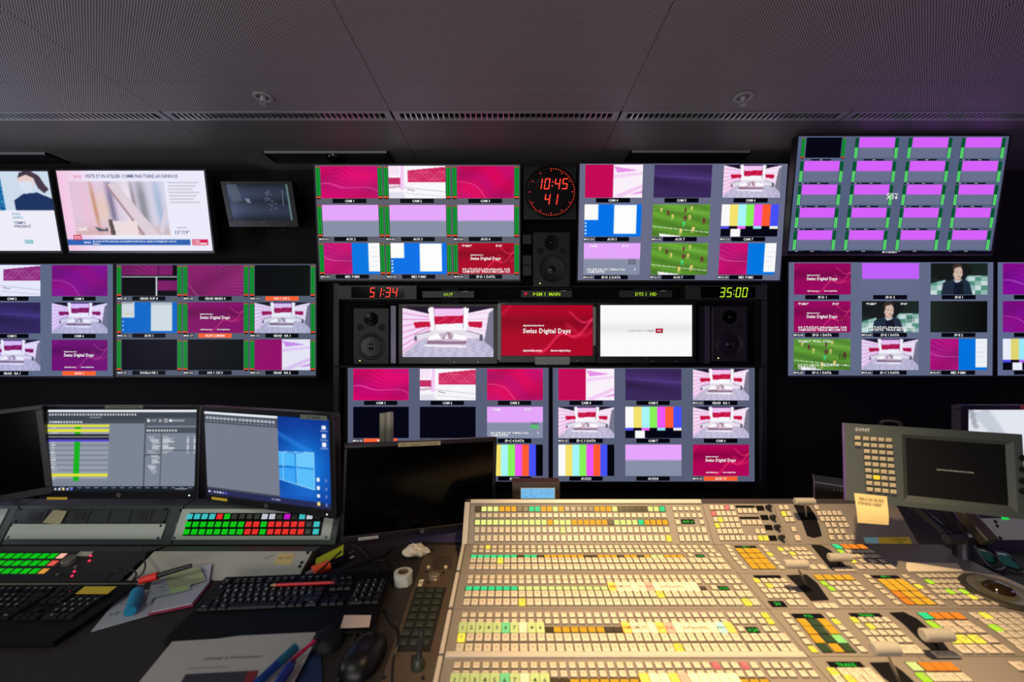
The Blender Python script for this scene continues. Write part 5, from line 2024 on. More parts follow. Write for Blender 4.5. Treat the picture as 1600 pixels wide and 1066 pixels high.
G().box(FL, hx(-250, 831)[0], hx(-4, 831)[0], p0[1], q1, 0, .003, pale).build('blank_panel', tZ, bevel=.0008)
screws(None, FL, [(-5, 797), (-9, 815), (-14, 838)], tZ)
tB, a0, a1 = wedge('console_housing', 'slanted grey console housing with three rows of lit green and red keys', 'console', (269, 850), (523, 855), FL, HL, housing, 'slanted console housings')
u0, u1 = hx(270, 843)[0], hx(516, 843)[0]
v0, v1 = hx(300, 844)[1], hx(300, 795.5)[1]
G().box(FL, u0, u1, v0, v1, 0, .003, pale).build('key_panel', tB, bevel=.0008)
G().box(FL, hx(287, 836)[0], hx(502, 836)[0], hx(290, 837.5)[1], hx(290, 802)[1], .003, .0042, gloss()).build('key_frame', tB)
screws(None, FL, [(283, 798), (273.5, 841), (510, 840)], tB)
KL = {'c': E('lit_cyan', (60, 185, 190), 1.0), 'r': E('lit_red', (225, 45, 40), 1.0), 'g': E('lit_green', (10, 190, 20), 1.0), 'd': mat('unlit_olive', (46, 52, 40), .4),
      'w': E('lit_grey', (190, 195, 205), 1.0), 'm': E('lit_magenta', (190, 20, 190), 1.0), 's': E('lit_salmon', (225, 90, 75), 1.0), 'a': E('lit_amber', (215, 150, 60), 1.0), 'n': E('lit_pink', (250, 180, 160), 1.0)}
kmesh = {}


def lkey(root, fr, a, b, w, d, c, z=.0042, h=.0018, nm='key'):
    k = (c, round(w, 4), round(d, 4))
    if k not in kmesh:
        kmesh[k] = G().box(WF, -w / 2, w / 2, -d / 2, d / 2, 0, h, KL[c], ch=.001).mesh('key')
    return inst(nm, kmesh[k], root, fr.p(a, b, z), fr)


for r, (cs, (xa, ya), (xb, yb2)) in enumerate((('ccccrgddddwwdmdcwd', (297.8, 807.5), (496.6, 807.5)), ('ggggggggrrgrrrrrdc', (295.2, 819.7), (495.6, 819.5)), ('ggggggggrrgrrrrrdc', (293, 831.3), (494.3, 831)))):
    A, B_2 = FL.hit(xa, ya), FL.hit(xb, yb2)
    for i, ch_ in enumerate(cs):
        t_ = i / 17
        lkey(tB, FL, A[0] + (B_2[0] - A[0]) * t_, A[1] + (B_2[1] - A[1]) * t_, .0188, .0160, ch_)
a = hx(280, 820)
g = G()
for i in range(2):
    g.box(FL, a[0] - .009, a[0] + .007, a[1] - i * .004, a[1] - i * .004 + .0012, .003, .0032, mat('print_white'))
g.build('printed_label', tB)

# ---- low white panel box and the intercom panel in front of the housings
FB = Frame((0, 1.1436, .842), (1, 0, 0), (0, 1, .39))
HB = math.hypot(1.232 - 1.1436, .8765 - .842)
t = thing('panel_box', 'low pale grey sloped box with a small yellow note, behind the middle keyboard', 'console', (-.83, 1.2, DZ))
tp = FB.p(0, HB)
x0, x1 = FB.hit(200, 905)[0], FB.hit(464, 906.5)[0]
G().prism(SY, [(FB.o[1], DZ), (FB.o[1], FB.o[2] - .002), (tp[1], tp[2] - .002), (tp[1] + .05, tp[2] - .01), (tp[1] + .05, DZ)], x0, x1 + .002, mat('box_side', (70, 66, 60), .6)).build('housing', t)
G().box(FB, x0, x1, 0, HB, -.002, .001, mat('pale_beige_panel', (186, 180, 162), .55, noise=.06)).build('face_panel', t, bevel=.0006)
screws(None, FB, [(481, 864.5), (471.5, 880), (468.5, 886), (459.5, 902), (231, 864), (213, 883), (195, 902)], t, r=.0048)
c = [FB.hit(*q) for q in ((436, 865), (462, 866), (455, 883), (427, 882.5))]
g = G().prism(FB, c, .0012, .0018, mat('note_yellow', (214, 188, 120), .8))
a = FB.hit(445, 873)
g.text(FB, a[0], a[1], .0020, .008, 'MIC 131', mat('ink_black'), bold=False)
g.build('sticky_note', label='small yellow note reading MIC on the pale sloped box', cat='note', loc=tuple(FB.p(*c[3])))
g = G()
a = FB.hit(419, 872)
g.tube([FB.p(a[0] - .008, a[1] + .002, .0014), FB.p(a[0] - .004, a[1] - .006, .0014), FB.p(a[0] + .010, a[1] + .008, .0014)], .0007, mat('ink_black'), 5, False)
g.build('tick_mark', t)

t = thing('intercom_panel', 'black sloped intercom panel with three rows of green keys at left edge', 'intercom', (-1.6, 1.2, DZ))
xi1 = FB.hit(196, 905)[0] - .006
G().prism(SY, [(FB.o[1] - .004, DZ), (FB.o[1] - .004, FB.o[2]), (tp[1], tp[2]), (tp[1] + .05, tp[2] - .01), (tp[1] + .05, DZ)], -1.75, xi1, mat('intercom_black', (30, 29, 28), .5)).build('housing', t, bevel=.002)
for (xe, ye, dx, lastc, n) in ((96.3, 869.2, 13.6, 'n', 9), (82.8, 880.6, 13.9, 's', 8), (68.4, 893, 14.1, 'a', 7)):
    for k in range(n):
        a = FB.hit(xe - dx * k, ye)
        lkey(t, FB, a[0], a[1], .0188, .0165, lastc if k == 0 else 'g', z=.0005)
a = FB.hit(109, 878)
G().lathe(FB.at(*a), [(.017, 0), (.016, .010), (.013, .012), (.001, .012)], mat('knob_grey', (110, 106, 96), .4, .3), 24).build('knob', t, smooth=True)
for i, (x, y) in enumerate(((142, 869), (140, 877), (116.5, 894), (113, 901))):
    a = FB.hit(x, y)
    G().lathe(FB.at(*a), [(.0032, 0), (.0028, .003), (.001, .004)], E('led_crimson', (255, 50, 90), 1.5), 10).build('led', t)
for x, y in ((119, 888), (92, 900)):
    a = FB.hit(x, y)
    G().lathe(FB.at(*a), [(.005, 0), (.0045, .007), (.001, .008)], mat('knob_grey'), 12).build('small_knob', t)
a = FB.hit(132, 866)
G().box(FB, a[0] - .020, a[0] + .020, a[1] - .008, a[1] + .008, .0005, .001, mat('label_cream', (170, 165, 145), .7)).build('name_label', t)

# thin pale strip on the desk in front of the intercom
a, b = dpt(-60, 918), dpt(233, 915)
G().box(WF, -1.5, b[0], 1.105, 1.112, DZ, DZ + .012, mat('beige_strip', (150, 138, 112), .6)).build('cable_cover', label='thin beige strip along the desk behind the left keyboard', cat='strip', loc=(-1.2, 1.108, DZ))

# ---- keyboards
keyb = mat('keyboard_black', (8, 8, 9), .6, noise=.1, spec=.2)
keyc = mat('keycap', (13, 13, 15), .5, noise=.1, spec=.35)
legend = mat('key_legend', (235, 238, 240), .6)
ROWS = [
    [('Esc', 1, 0)] + [('F%d' % i, 1, .5 if i in (1, 5, 9) else 0) for i in range(1, 13)] + [('', 1, .5), ('', 1, 0), ('', 1, 0)],
    [(c, 1, 0) for c in "§1234567890'^"] + [('', 2, 0), ('', 1, .5), ('', 1, 0), ('', 1, 0), ('', 1, .5), ('/', 1, 0), ('*', 1, 0), ('-', 1, 0)],
    [('', 1.5, 0)] + [(c, 1, 0) for c in "QWERTZUIOPE!"] + [('', 1.5, 0), ('', 1, .5), ('', 1, 0), ('', 1, 0), ('7', 1, .5), ('8', 1, 0), ('9', 1, 0), ('+', 1, 0)],
    [('', 1.75, 0)] + [(c, 1, 0) for c in "ASDFGHJKLOA$"] + [('', 1.25, 0), ('4', 1, 4), ('5', 1, 0), ('6', 1, 0), ('+', 1, 0)],
    [('', 1.25, 0)] + [(c, 1, 0) for c in "<YXCVBNM,.-"] + [('', 2.75, 0), ('', 1, 1.5), ('1', 1, 1.5), ('2', 1, 0), ('3', 1, 0), ('', 1, 0)],
    [('Ctrl', 1.5, 0), ('', 1, 0), ('Alt', 1.25, 0), ('', 6.25, 0), ('Alt', 1.25, 0), ('', 1, 0), ('', 1, 0), ('Ctrl', 1.5, .25), ('', 1, .5), ('', 1, 0), ('', 1, 0), ('0', 2, .5), ('.', 1, 0), ('', 1, 0)],
]
capm = {}


def keyboard(label, fr, W_, Dp, rest, pitch=.01855):
    t = thing('keyboard', label, 'keyboard', fr.o - fr.z * .02)
    G().rbox(fr, 0, W_, 0, Dp, -.007, 0, .003, keyb).build('case', t, bevel=.002)
    if rest:
        G().rbox(fr, .001, W_ - .001, .001, rest, 0, .003, .006, keyb).build('palm_rest', t, bevel=.001)
    y = Dp - .012
    gl_ = G()
    for r, rw in enumerate(ROWS):
        x = .010
        y -= pitch * (.5 if r == 0 else 1) if r else .010
        yy_ = y
        if r == 0:
            y -= .006
        for (s, w, gap) in rw:
            x += gap * pitch
            k = round(w, 3)
            if k not in capm:
                wd = w * pitch - .0022
                capm[k] = G().box(WF, -wd / 2, wd / 2, -.0083, .0083, 0, .0065, keyc, ch=.0018, ct=.0050).mesh('key')
            cx = x + w * pitch / 2
            if cx + w * pitch / 2 < W_ - .006:
                inst('key', capm[k], t, fr.p(cx, yy_ - .004, .0005), fr)
                if s:
                    gl_.text(fr, cx - .001, yy_ - .0035, .0073, .0056 if len(s) == 1 else .0036, s, legend)
            x += w * pitch
        y -= 0
    gl_.build('key_legends', t, kind='stuff')
    for i in range(3):
        G().box(fr, W_ * .84 + i * .012, W_ * .84 + .003 + i * .012, Dp - .010, Dp - .007, 0, .001, E('led_kb_off', (40, 60, 40), .3)).build('indicator', t)
    return t


z = .862
A, B2_ = dpt(329, 911, z), dpt(252, 1003, z)
ang = math.radians(4.0)
ux = np.array([math.cos(ang), math.sin(ang), 0])
uy = np.array([-math.sin(ang), math.cos(ang), .07])
fk = Frame(dpt(254, 1003, .849), ux, uy)
Wk, Dk = .446, .222
k1 = keyboard('black keyboard at middle of the desk with a red pencil lying on it', fk, Wk, Dk, .062)
fk2 = Frame(dpt(84, 1006, .849) - np.array([.470, 0.006, 0]), (1, .01, 0), (-.01, 1, .05))
k2 = keyboard('black keyboard at the left frame edge with a yellow tape label', fk2, .470, .205, .045)
a = fk.hit(524, 912)
G().box(fk, a[0], a[0] + .006, a[1], a[1] + .003, .001, .003, E('led_red_small', (255, 40, 60), 2.0)).build('led', k1)
for x in (96, 109):
    a = fk2.hit(x, 924)
    G().lathe(fk2.at(a[0], a[1], .0005), [(.004, 0), (.0035, .002), (.001, .0025)], E('led_red_small', (255, 40, 60), 2.0), 10).build('led', k2)
c = [fk2.hit(*q) for q in ((133, 922), (183, 922), (168, 933.5), (118, 933.5))]
G().prism(fk2, c, .0085, .0092, yel).build('tape_label', k2, label='yellow tape label')
# red pencil
pA, pB = fk.p(*fk.hit(421, 922), .0125), fk.p(*fk.hit(524, 917.5), .0125)
t = thing('pencil', 'red wooden pencil lying across the middle keyboard', 'pencil', (pA + pB) / 2 - np.array([0, 0, .004]))
d_ = (pB - pA)
G().tube([pA + d_ * .10, pA + d_ * .93], .0038, mat('pencil_red', (205, 20, 30), .35), 6, False).build('shaft', t)
G().tube([pA + d_ * .93, pA + d_ * .99], .0039, mat('pencil_red_dark', (150, 12, 20), .35), 6, False).build('end_band', t)
G().tube([pA + d_ * .02, pA + d_ * .10], [.0012, .0037], mat('pencil_wood', (196, 150, 100), .7), 6, False).build('sharpened_tip', t)
# pale card on the keyboard corner
c = [fk.hit(*q) for q in ((538, 967.5), (580, 967.5), (577, 986), (532, 987.5))]
G().prism(fk, c, .0085, .0095, mat('card_pinkish', (222, 196, 176), .7)).build('card', label='blank pale pink card on the corner of the middle keyboard', cat='card', loc=tuple(fk.p(*c[3], .0085)))


# ---- desk monitors
def desk_monitor(label, tl, tr, bl, YTL, YTR, YBL, bez, kind=None, bot=None, standx=0.0, hp=True, nm='desk_monitor', bg=(8, 8, 10), H=None):
    a, b, c = at(*tl, YTL), at(*tr, YTR), at(*bl, YBL)
    f = Frame((0, 0, 0), b - a, a - c)
    W_ = np.linalg.norm(b - a)
    H_ = (a - c).dot(f.y) if H is None else H
    f.o = a + f.x * W_ / 2 - f.y * H_ / 2
    d = Disp()
    d.f, d.W, d.H = f, W_, H_
    base_xy = f.p(standx, 0, -.17)
    t = thing(nm, label, 'monitor', (base_xy[0], base_xy[1], DZ), 'monitors standing on the desk')
    d.root = t
    l, r, tt, bb = bez
    x0, x1, y0, y1 = -W_ / 2, W_ / 2, -H_ / 2, H_ / 2
    bm = mat('monitor_black', (22, 21, 24), .35, noise=.08)
    g = G()
    g.box(f, x0 - l, x1 + r, y1, y1 + tt, -.018, .004, bm)
    g.box(f, x0 - l, x1 + r, y0 - bb, y0, -.018, .004, bm)
    g.box(f, x0 - l, x0, y0, y1, -.018, .004, bm)
    g.box(f, x1, x1 + r, y0, y1, -.018, .004, bm)
    g.build('bezel', t, bevel=.002)
    g = G()
    g.box(f, x0 - l + .002, x1 + r - .002, y0 - bb + .002, y1 + tt - .002, -.030, -.0175, bm)
    g.box(f, x0 * .6, x1 * .6, y0 * .6, y1 * .6, -.052, -.030, bm)
    g.build('housing', t, bevel=.004)
    d.screen = G().box(f, x0, x1, y0, y1, -.012, 0, bgmat(bg) if kind else mat('panel_off', (3, 3, 4), .14, spec=.2)).build('screen', t)
    if kind:
        tile(d, 0, 0, 1, 1, kind, name='picture')
    q = f.p(standx, -H_ * .05, -.050)
    fb = Frame((base_xy[0], base_xy[1], DZ), (f.x[0], f.x[1], 0), (-f.x[1], f.x[0], 0))
    G().tube([q, (base_xy[0], base_xy[1], q[2] - .02), (base_xy[0], base_xy[1], DZ + .012)], .016, bm, 10, False).build('stand_neck', t)
    G().rbox(fb, -.12, .12, -.07, .07, 0.0, .012, .02, bm).build('stand_base', t, bevel=.002)
    if hp:
        fh = f.at(0, y0 - bb * .5, .0042)
        m = mat('badge_silver', (150, 150, 150), .4, .4)
        g = G()
        g.lathe(fh, [(.0065, 0), (.0065, .0005), (.0052, .0005), (.0052, 0)], m, 20, cap=False)
        g.text(fh, 0, 0, .0006, .006, 'hp', m, bold=True)
        g.build('maker_badge', t)
    return d


bez = (.014, .014, .014, .026)
dm1 = desk_monitor('desk monitor at left showing a grey playlist with yellow and green rows', (76, 640.5), (308, 640.5), (71, 767), 1.39, 1.39, 1.38, bez, 'playlist')
dm2 = desk_monitor('desk monitor with half grey window, half blue desktop wallpaper', (319.6, 642.7), (514.6, 655.7), (326.8, 771.2), 1.373, 1.245, 1.385, (.012, .018, .018, .026), 'desktop')
dm3 = desk_monitor('switched-off black desk monitor in front of the lower wall screen', (543, 701), (771, 690), (539.5, 838), 1.308, 1.47, 1.300, (.010, .012, .014, .020), None, standx=.13)
desk_monitor('dark switched-off desk monitor at the left frame edge', (-160, 668), (56, 641), (-150, 800), 1.26, 1.37, 1.26, (.012, .018, .014, .024), None)
dmr = desk_monitor('right edge desk monitor with white picture, behind the switcher control panel', (1512, 640.5), (1790, 640.5), (1512, 785), 1.42, 1.42, 1.42, (.028, .02, .016, .03), 'farwhite', hp=False)
g = G().box(dmr.f, *[(dmr.f.hit(*q)[0]) for q in ((1592, 636), (1616, 636))], dmr.f.hit(1592, 639)[1], dmr.f.hit(1592, 632.5)[1], .004, .005, mat('sticker_red', (170, 60, 50), .6))
g.build('red_sticker', dmr.root)
stick = mat('sticker_green_grey', (100, 112, 96), .7)
stick2 = mat('sticker_cream', (196, 176, 132), .7)


def sticker(d, px0, py0, px1, py1, m, txt, nm='sticker', h=None, ink=None):
    a, b = d.f.hit(px0, py1), d.f.hit(px1, py0)
    cx, cy = (a[0] + b[0]) / 2, (a[1] + b[1]) / 2
    w, hh = abs(b[0] - a[0]), h or abs(b[1] - a[1])
    g = G().box(d.f, cx - w / 2, cx + w / 2, cy - hh / 2, cy + hh / 2, .004, .0048, m)
    if txt:
        g.text(d.f, cx, cy, .005, hh * .5, txt, ink or mat('ink_black'), maxw=w * .9)
    g.build(nm, d.root)


sticker(dm1, 166, 632.8, 225.5, 638.2, stick, 'DAY PLANIFICATION VTR', h=.012)
sticker(dm1, 75.5, 776, 107.5, 780.5, yel, '', h=.008)
sticker(dm2, 471, 648.5, 512.5, 655.5, stick, 'PC CABINE', h=.014)
sticker(dm2, 333, 777, 357, 781.5, yel, '', h=.009)
sticker(dm3, 622, 690, 688, 697, stick2, 'Synthé / Commande / IP commande02', h=.013)
sticker(dm3, 560, 838.5, 591, 841.5, mat('sticker_white', (200, 196, 188), .6), 'Entrée : Commande', h=.009)
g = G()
g.box(dm3.f, -dm3.W / 2 - .008, dm3.W / 2 + .010, -dm3.H / 2 - .0025, -dm3.H / 2 - .001, .004, .005, mat('bezel_line', (110, 90, 60), .4, .5))  # warm glint along the lower bezel, painted as a thin strip
g.build('bezel_painted_glint', dm3.root)
for d in (dm1, dm2):
    a = (d.W * .47, -d.H / 2 - .014)
    G().lathe(d.f.at(a[0], a[1], .004), [(.0025, 0), (.0025, .001), (.001, .001)], E('led_white', (235, 240, 250), 1.5), 8).build('power_led', d.root)
m_ = mat('badge_dim')
G().text(dm2.f, -dm2.W * .30, dm2.H / 2 + .009, .0046, .005, 'EliteDisplay  E241i', m_).build('model_lettering', dm2.root)

# aluminium pole behind the dark monitor
Yp = 1.60
pt_ = at(604, 646, Yp)
t = thing('support_pole', 'twin fluted aluminium pole standing behind the switched-off monitor', 'pole', (pt_[0], Yp, DZ))
pol = mat('brushed_aluminium', (196, 192, 168), .45, .3)
for s in (-1, 1):
    pr = []
    for i in range(48):
        a = 2 * math.pi * i / 48
        r = .0125 + (.0012 if i % 4 < 2 else 0)
        pr.append((s * .0128 + r * math.cos(a), r * math.sin(a)))
    G().prism(Frame((pt_[0], Yp, 0), (1, 0, 0), (0, 1, 0)), pr, DZ, pt_[2] + (.004 if s > 0 else 0), pol).build('tube', t)
G().box(WF, pt_[0] - .05, pt_[0] + .05, Yp - .04, Yp + .04, DZ, DZ + .008, pol).build('foot_plate', t, bevel=.001)

# small LCD unit behind the switcher
YL = 1.44
a, b = at(800, 790, YL), at(875, 754, YL)
fl = Frame(((a[0] + b[0]) / 2, YL, b[2]), (1, 0, 0), (0, .12, 1))
W_ = b[0] - a[0]
t = thing('lcd_unit', 'small brown box with a pale blue lcd display behind the mixing desk', 'display', (fl.o[0], YL + .02, DZ))
hl = (b[2] - DZ) / fl.y[2]
G().prism(SY, [(YL - .12 * (b[2] - DZ), DZ), (YL, b[2]), (YL + .05, b[2]), (YL + .05, DZ)], a[0], b[0], mat('lcd_case', (46, 34, 24), .5)).build('case', t, bevel=.002)
p, q = fl.hit(813.5, 779.5), fl.hit(867, 762.5)
G().box(fl, p[0], q[0], p[1], q[1], 0, .002, mat('lcd_frame', (170, 180, 170), .5)).build('display_frame', t)
d = Disp()
d.f = fl.at((p[0] + q[0]) / 2, (p[1] + q[1]) / 2, .002)
d.W, d.H = q[0] - p[0] - .004, q[1] - p[1] - .004
d.screen = G().rect(d.f, -d.W / 2, d.W / 2, -d.H / 2, d.H / 2, .0004, bgmat((120, 190, 235))).build('lcd', t)
tile(d, 0, 0, 1, 1, 'lcd', z=.0010, name='picture')
g = G()
for i in range(10):
    k = fl.hit(816 + i * 5.4, 782)
    g.text(fl, k[0], k[1], .001, .005, str((i + 1) % 10), mat('print_tan', (150, 130, 90), .6), bold=False)
k = fl.hit(809, 775.5)
g.text(fl, k[0], k[1], .001, .004, 'REC', mat('print_tan'), bold=False)
k = fl.hit(871, 774.5)
g.text(fl, k[0], k[1], .001, .004, 'SET', mat('print_tan'), bold=False)
g.build('lettering', t)

# ============================================================ switcher control panel on its arm
TLp, TRp, BLp = at(1319.5, 661.5, 1.154), at(1600, 679.3, 1.040), at(1329.2, 782, 1.133)
FS = Frame((0, 0, 0), TRp - TLp, TLp - BLp)
FS.o = TLp
WS, HS = .372, .207
sony_m = mat('panel_green_grey', (72, 80, 76), .5, noise=.05)
sw2 = thing('control_monitor', 'grey tilted control panel with dark screen and key grid above the mixing desk', 'control panel', (1.1, 1.2, DZ))
s0 = FS.hit(1417.7, 685)
s1 = FS.hit(1581.9, 791.5)
s2 = FS.hit(1424.3, 775.7)
sx0, sx1 = s0[0], FS.hit(1577, 740)[0]
sy1, sy0 = s0[1], s2[1]
g = G()
RX0, RX1, RY0, RY1 = sx0 - .012, sx1 + .012, sy0 - .014, sy1 + .010
g.box(FS, 0, RX0, -HS, 0, -.010, 0, sony_m)
g.box(FS, RX1, WS, -HS, 0, -.010, 0, sony_m)
g.box(FS, RX0, RX1, RY1, 0, -.010, 0, sony_m)
g.box(FS, RX0, RX1, -HS, RY0, -.010, 0, sony_m)
g.build('face', sw2)
v = [(RX0, RY0, 0), (RX1, RY0, 0), (RX1, RY1, 0), (RX0, RY1, 0), (sx0, sy0, -.008), (sx1, sy0, -.008), (sx1, sy1, -.008), (sx0, sy1, -.008)]
G().add(FS, v, [(0, 1, 5, 4), (1, 2, 6, 5), (2, 3, 7, 6), (3, 0, 4, 7)], sony_m).build('sloped_surround', sw2)
scr = G().box(FS, sx0 - .002, sx1 + .002, sy0 - .002, sy1 + .002, -.012, -.008, mat('panel_off2', (20, 20, 20), .3)).build('screen', sw2)
g = G()
k = FS.hit(1495.5, 737)
g.text(FS, k[0], k[1], -.0075, .0042, 'Sony Professional Production Switcher System', mat('print_pale', (200, 200, 195), .6), w=.075)
g.build('screen_writing', sw2)
G().box(FS, -.0005 + .03, WS - .02, -HS + .02, -.012, -.045, -.0125, mat('panel_back', (40, 38, 50), .45)).build('back_housing', sw2, bevel=.003)
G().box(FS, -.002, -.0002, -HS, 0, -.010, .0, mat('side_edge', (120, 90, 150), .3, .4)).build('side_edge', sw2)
k = FS.hit(1348, 671.5)
G().text(FS, k[0], k[1], .0004, .0095, 'SONY', mat('print_pale', (200, 200, 195), .6), w=.034).build('maker_lettering', sw2)
a, b = FS.hit(1386, 661)[0], FS.hit(1417, 664)[0]
g = G()
g.tube([FS.p(a, -.014, -.03), FS.p(a + .003, .009, -.03), FS.p(b - .003, .009, -.03), FS.p(b, -.014, -.03)], .004, mat('handle_dark', (36, 34, 42), .4), 8)
g.build('carry_handle', sw2)
kmf = G().box(WF, -.0078, .0078, -.0062, .0062, 0, .0015, mat('key_well', (44, 46, 42), .5)).box(WF, -.0066, .0066, -.0050, .0050, .001, .006, mat('key_pale', (176, 166, 138), .45), ch=.0014).mesh('key')
kmy = G().box(WF, -.0078, .0078, -.0062, .0062, 0, .0015, MATS['key_well']).box(WF, -.0066, .0066, -.0050, .0050, .001, .006, E('key_lit_amber', (255, 200, 50), 1.2), ch=.0014).mesh('key')
lw = MATS['print_pale']
for r in range(9):
    f_ = r / 8
    x0_, y0_ = 1352.1 + f_ * 6.0, 685.2 + f_ * 79.2
    for cidx in range(4):
        x, y = x0_ + cidx * (11.85 + f_ * .4), y0_ + cidx * (.75 + f_ * .5)
        a, b = FS.hit(x, y)
        inst('key', kmy if (r == 6 and cidx == 1) else kmf, sw2, FS.p(a, b, 0), FS)
for x, y in ((1338.9, 684.3), (1339.6, 693.7)):
    a, b = FS.hit(x, y)
    inst('key', kmf, sw2, FS.p(a, b, 0), FS)
for y in (716, 734, 752, 768):
    a, b = FS.hit(1598, y)
    G().lathe(FS.at(a, b), [(.008, 0), (.0075, .014), (.001, .015)], knob_m, 14).build('knob', sw2, smooth=True)
# arm that holds the panel
armm = mat('arm_grey', (92, 92, 98), .3, .75)
q = FS.p(WS * .55, -HS * .72, -.045)
g = G()
pA, pB = at(1440, 800, 1.19), at(1487, 840, 1.16)
G().tube([q + np.array([0.0, .03, .02]), pA + np.array([-.01, 0.01, .01]), pB], .013, mat('arm_dark', (58, 58, 66), .3, .6), 12, False).build('arm_tube', sw2, smooth=True)
pC = at(1503, 842, 1.15)
G().tube([at(1478, 842, 1.15), pC], .014, armm, 12, False).build('arm_joint', sw2, smooth=True)
pD, pE = at(1500, 795, 1.21), at(1547, 848, 1.14)
dv = (pE - pD) / np.linalg.norm(pE - pD)
fa = Frame(pD, dv, (0, -.6, .8))
L_ = np.linalg.norm(pE - pD)
G().box(fa, -.05, L_, -.016, .016, -.018, .018, mat('arm_bronze', (128, 120, 96), .3, .8)).build('arm_beam', sw2, bevel=.004)
G().tube([at(1476, 798, 1.18), at(1493, 817, 1.165)], .003, armm, 8, False).build('arm_spring_rod', sw2)
pb = at(1530, 855, 1.20)
G().lathe(Frame((pE[0] - .02, pE[1] + .05, DZ), (1, 0, 0), (0, 1, 0)), [(.05, 0), (.05, .012), (.03, .02), (.022, .05), (.020, pE[2] - DZ)], mat('arm_dark'), 20).build('arm_base', sw2, smooth=True)
G().tube([(pE[0] - .02, pE[1] + .05, pE[2] - .01), q], .015, mat('arm_dark'), 10, False).build('arm_post', sw2)

# sticky note hanging from the panel
c = [FS.hit(*q) for q in ((1334.5, 770.5), (1385.7, 775.7), (1386.7, 819.7), (1338.4, 816))]
g = G()
n = 8
vv = []
for i in range(n + 1):
    t_ = i / n
    for (A_, B_x) in ((c[0], c[3]), (c[1], c[2])):
        vv.append((A_[0] + (B_x[0] - A_[0]) * t_, A_[1] + (B_x[1] - A_[1]) * t_, .001 + .006 * math.sin(t_ * 2.2) ** 2))
g.add(FS, vv, [(2 * i + 1, 2 * i, 2 * i + 2, 2 * i + 3) for i in range(n)], mat('note_warm', (226, 204, 140), .8))
sh = 0
g.text(FS, (c[0][0] + c[1][0]) / 2, c[0][1] - .012, .0042, .0075, 'MERCI DE NE PAS', mat('ink_grey_pencil', (120, 105, 80), .7), maxw=.055, bold=False)
g.text(FS, (c[0][0] + c[1][0]) / 2 - .004, c[0][1] - .023, .0055, .0075, 'ETEINDRE / RESET', mat('ink_grey_pencil'), maxw=.052, bold=False)
o = g.build('sticky_note', label='large pale yellow sticky note hanging from the grey control panel', cat='note', loc=tuple(FS.p(*c[0], .001)))
md = o.modifiers.new('thick', 'SOLIDIFY')
md.thickness = .0005

# black box behind the switcher at right
f = Frame((1.0915, 1.50, DZ), (.84, -.54, 0), (.54, .84, 0))
t = thing('black_box', 'black box with light purple edges between mixing desk and control panel', 'box', f.p(.09, .05, 0))
hb = .992 - DZ
G().box(f, 0, .19, 0, .10, 0, hb, black()).build('case', t, bevel=.0015)
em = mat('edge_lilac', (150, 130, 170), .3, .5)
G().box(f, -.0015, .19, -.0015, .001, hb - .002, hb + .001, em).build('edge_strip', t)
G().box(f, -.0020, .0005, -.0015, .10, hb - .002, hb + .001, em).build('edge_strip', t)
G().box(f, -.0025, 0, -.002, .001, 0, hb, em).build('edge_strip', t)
for i in range(3):
    G().lathe(Frame(f.p(.055 + i * .010, -.0002, hb - .018), f.x, (0, 0, 1)), [(.0016, 0), (.0016, .001), (.0006, .001)], alu, 8).build('pin', t)

# right rack panel
fr_ = Frame((1.62, 1.30, DZ), (1, 0, 0), (0, .45, 1))
t = thing('rack_panel_unit', 'pale console panel with black screws at right frame edge behind the arm', 'console', (1.85, 1.34, DZ))
a0, a1 = fr_.hit(1546, 850)[0], fr_.hit(1546, 850)[0] + .5
b0, b1 = fr_.hit(1560, 862)[1], fr_.hit(1560, 803)[1]
f0 = fr_.p(0, b0)
f1 = fr_.p(0, b1)
G().prism(SY, [(fr_.o[1], DZ), (f1[1], f1[2]), (f1[1] + .06, f1[2]), (f1[1] + .10, DZ)], fr_.o[0] + a0 - .01, fr_.o[0] + a1, mat('housing_black', (26, 28, 27), .5)).build('housing', t, bevel=.002)
y0_, y1_ = fr_.hit(1560, 844)[1], fr_.hit(1560, 810)[1]
G().box(fr_, a0, a1 - .02, y0_, y1_, 0, .003, pale).build('face_panel', t, bevel=.0006)
y2_ = fr_.hit(1560, 808.5)[1]
G().box(fr_, fr_.hit(1564, 811)[0], fr_.hit(1574, 811)[0], y1_ - .004, y1_ + .004, .003, .005, E('led_bar_green', (20, 200, 70), 1.2)).build('led_bar', t)
screws(None, fr_, [(1554, 815.5), (1556.5, 822), (1561.5, 841)], t, r=.0062)

# glasses with teal lenses on the desk at right
lens = mat('lens_teal', (40, 120, 108), .12, .0, coat=.5)
t = thing('sunglasses', 'dark rimmed sunglasses with teal lenses beneath the panel arm', 'glasses', dpt(1560, 880) + np.array([0, 0, .0]))
rimm = mat('rim_black', (14, 14, 15), .35)
for q in ([(1527, 857), (1540, 860), (1552, 870), (1556, 879), (1547, 880), (1536, 872)], [(1556, 862), (1572, 865), (1582, 874), (1597, 889), (1584, 889), (1565, 880)]):
    hs = (.030, .030, .026, .010, .008, .018)
    vv = []
    for (x, y), hh in zip(q, hs):
        vv.append(dpt(x, y, DZ + hh))
    cen = sum(vv) / len(vv)
    g = G()
    up = np.array([.15, -.5, .85])
    up /= np.linalg.norm(up)
    n = len(vv)
    g.add(WF, vv + [cen + up * .004] + [v_ - up * .0015 for v_ in vv] + [cen + up * .0025], [(i, n, (i + 1) % n) for i in range(n)] + [(n + 1 + (i + 1) % n, 2 * n + 1, n + 1 + i) for i in range(n)] + [(i, (i + 1) % n, n + 1 + (i + 1) % n, n + 1 + i) for i in range(n)], lens)
    g.build('lens', t, smooth=True)
    G().tube(vv + [vv[0]], .0022, rimm, 6).build('rim', t, smooth=True)
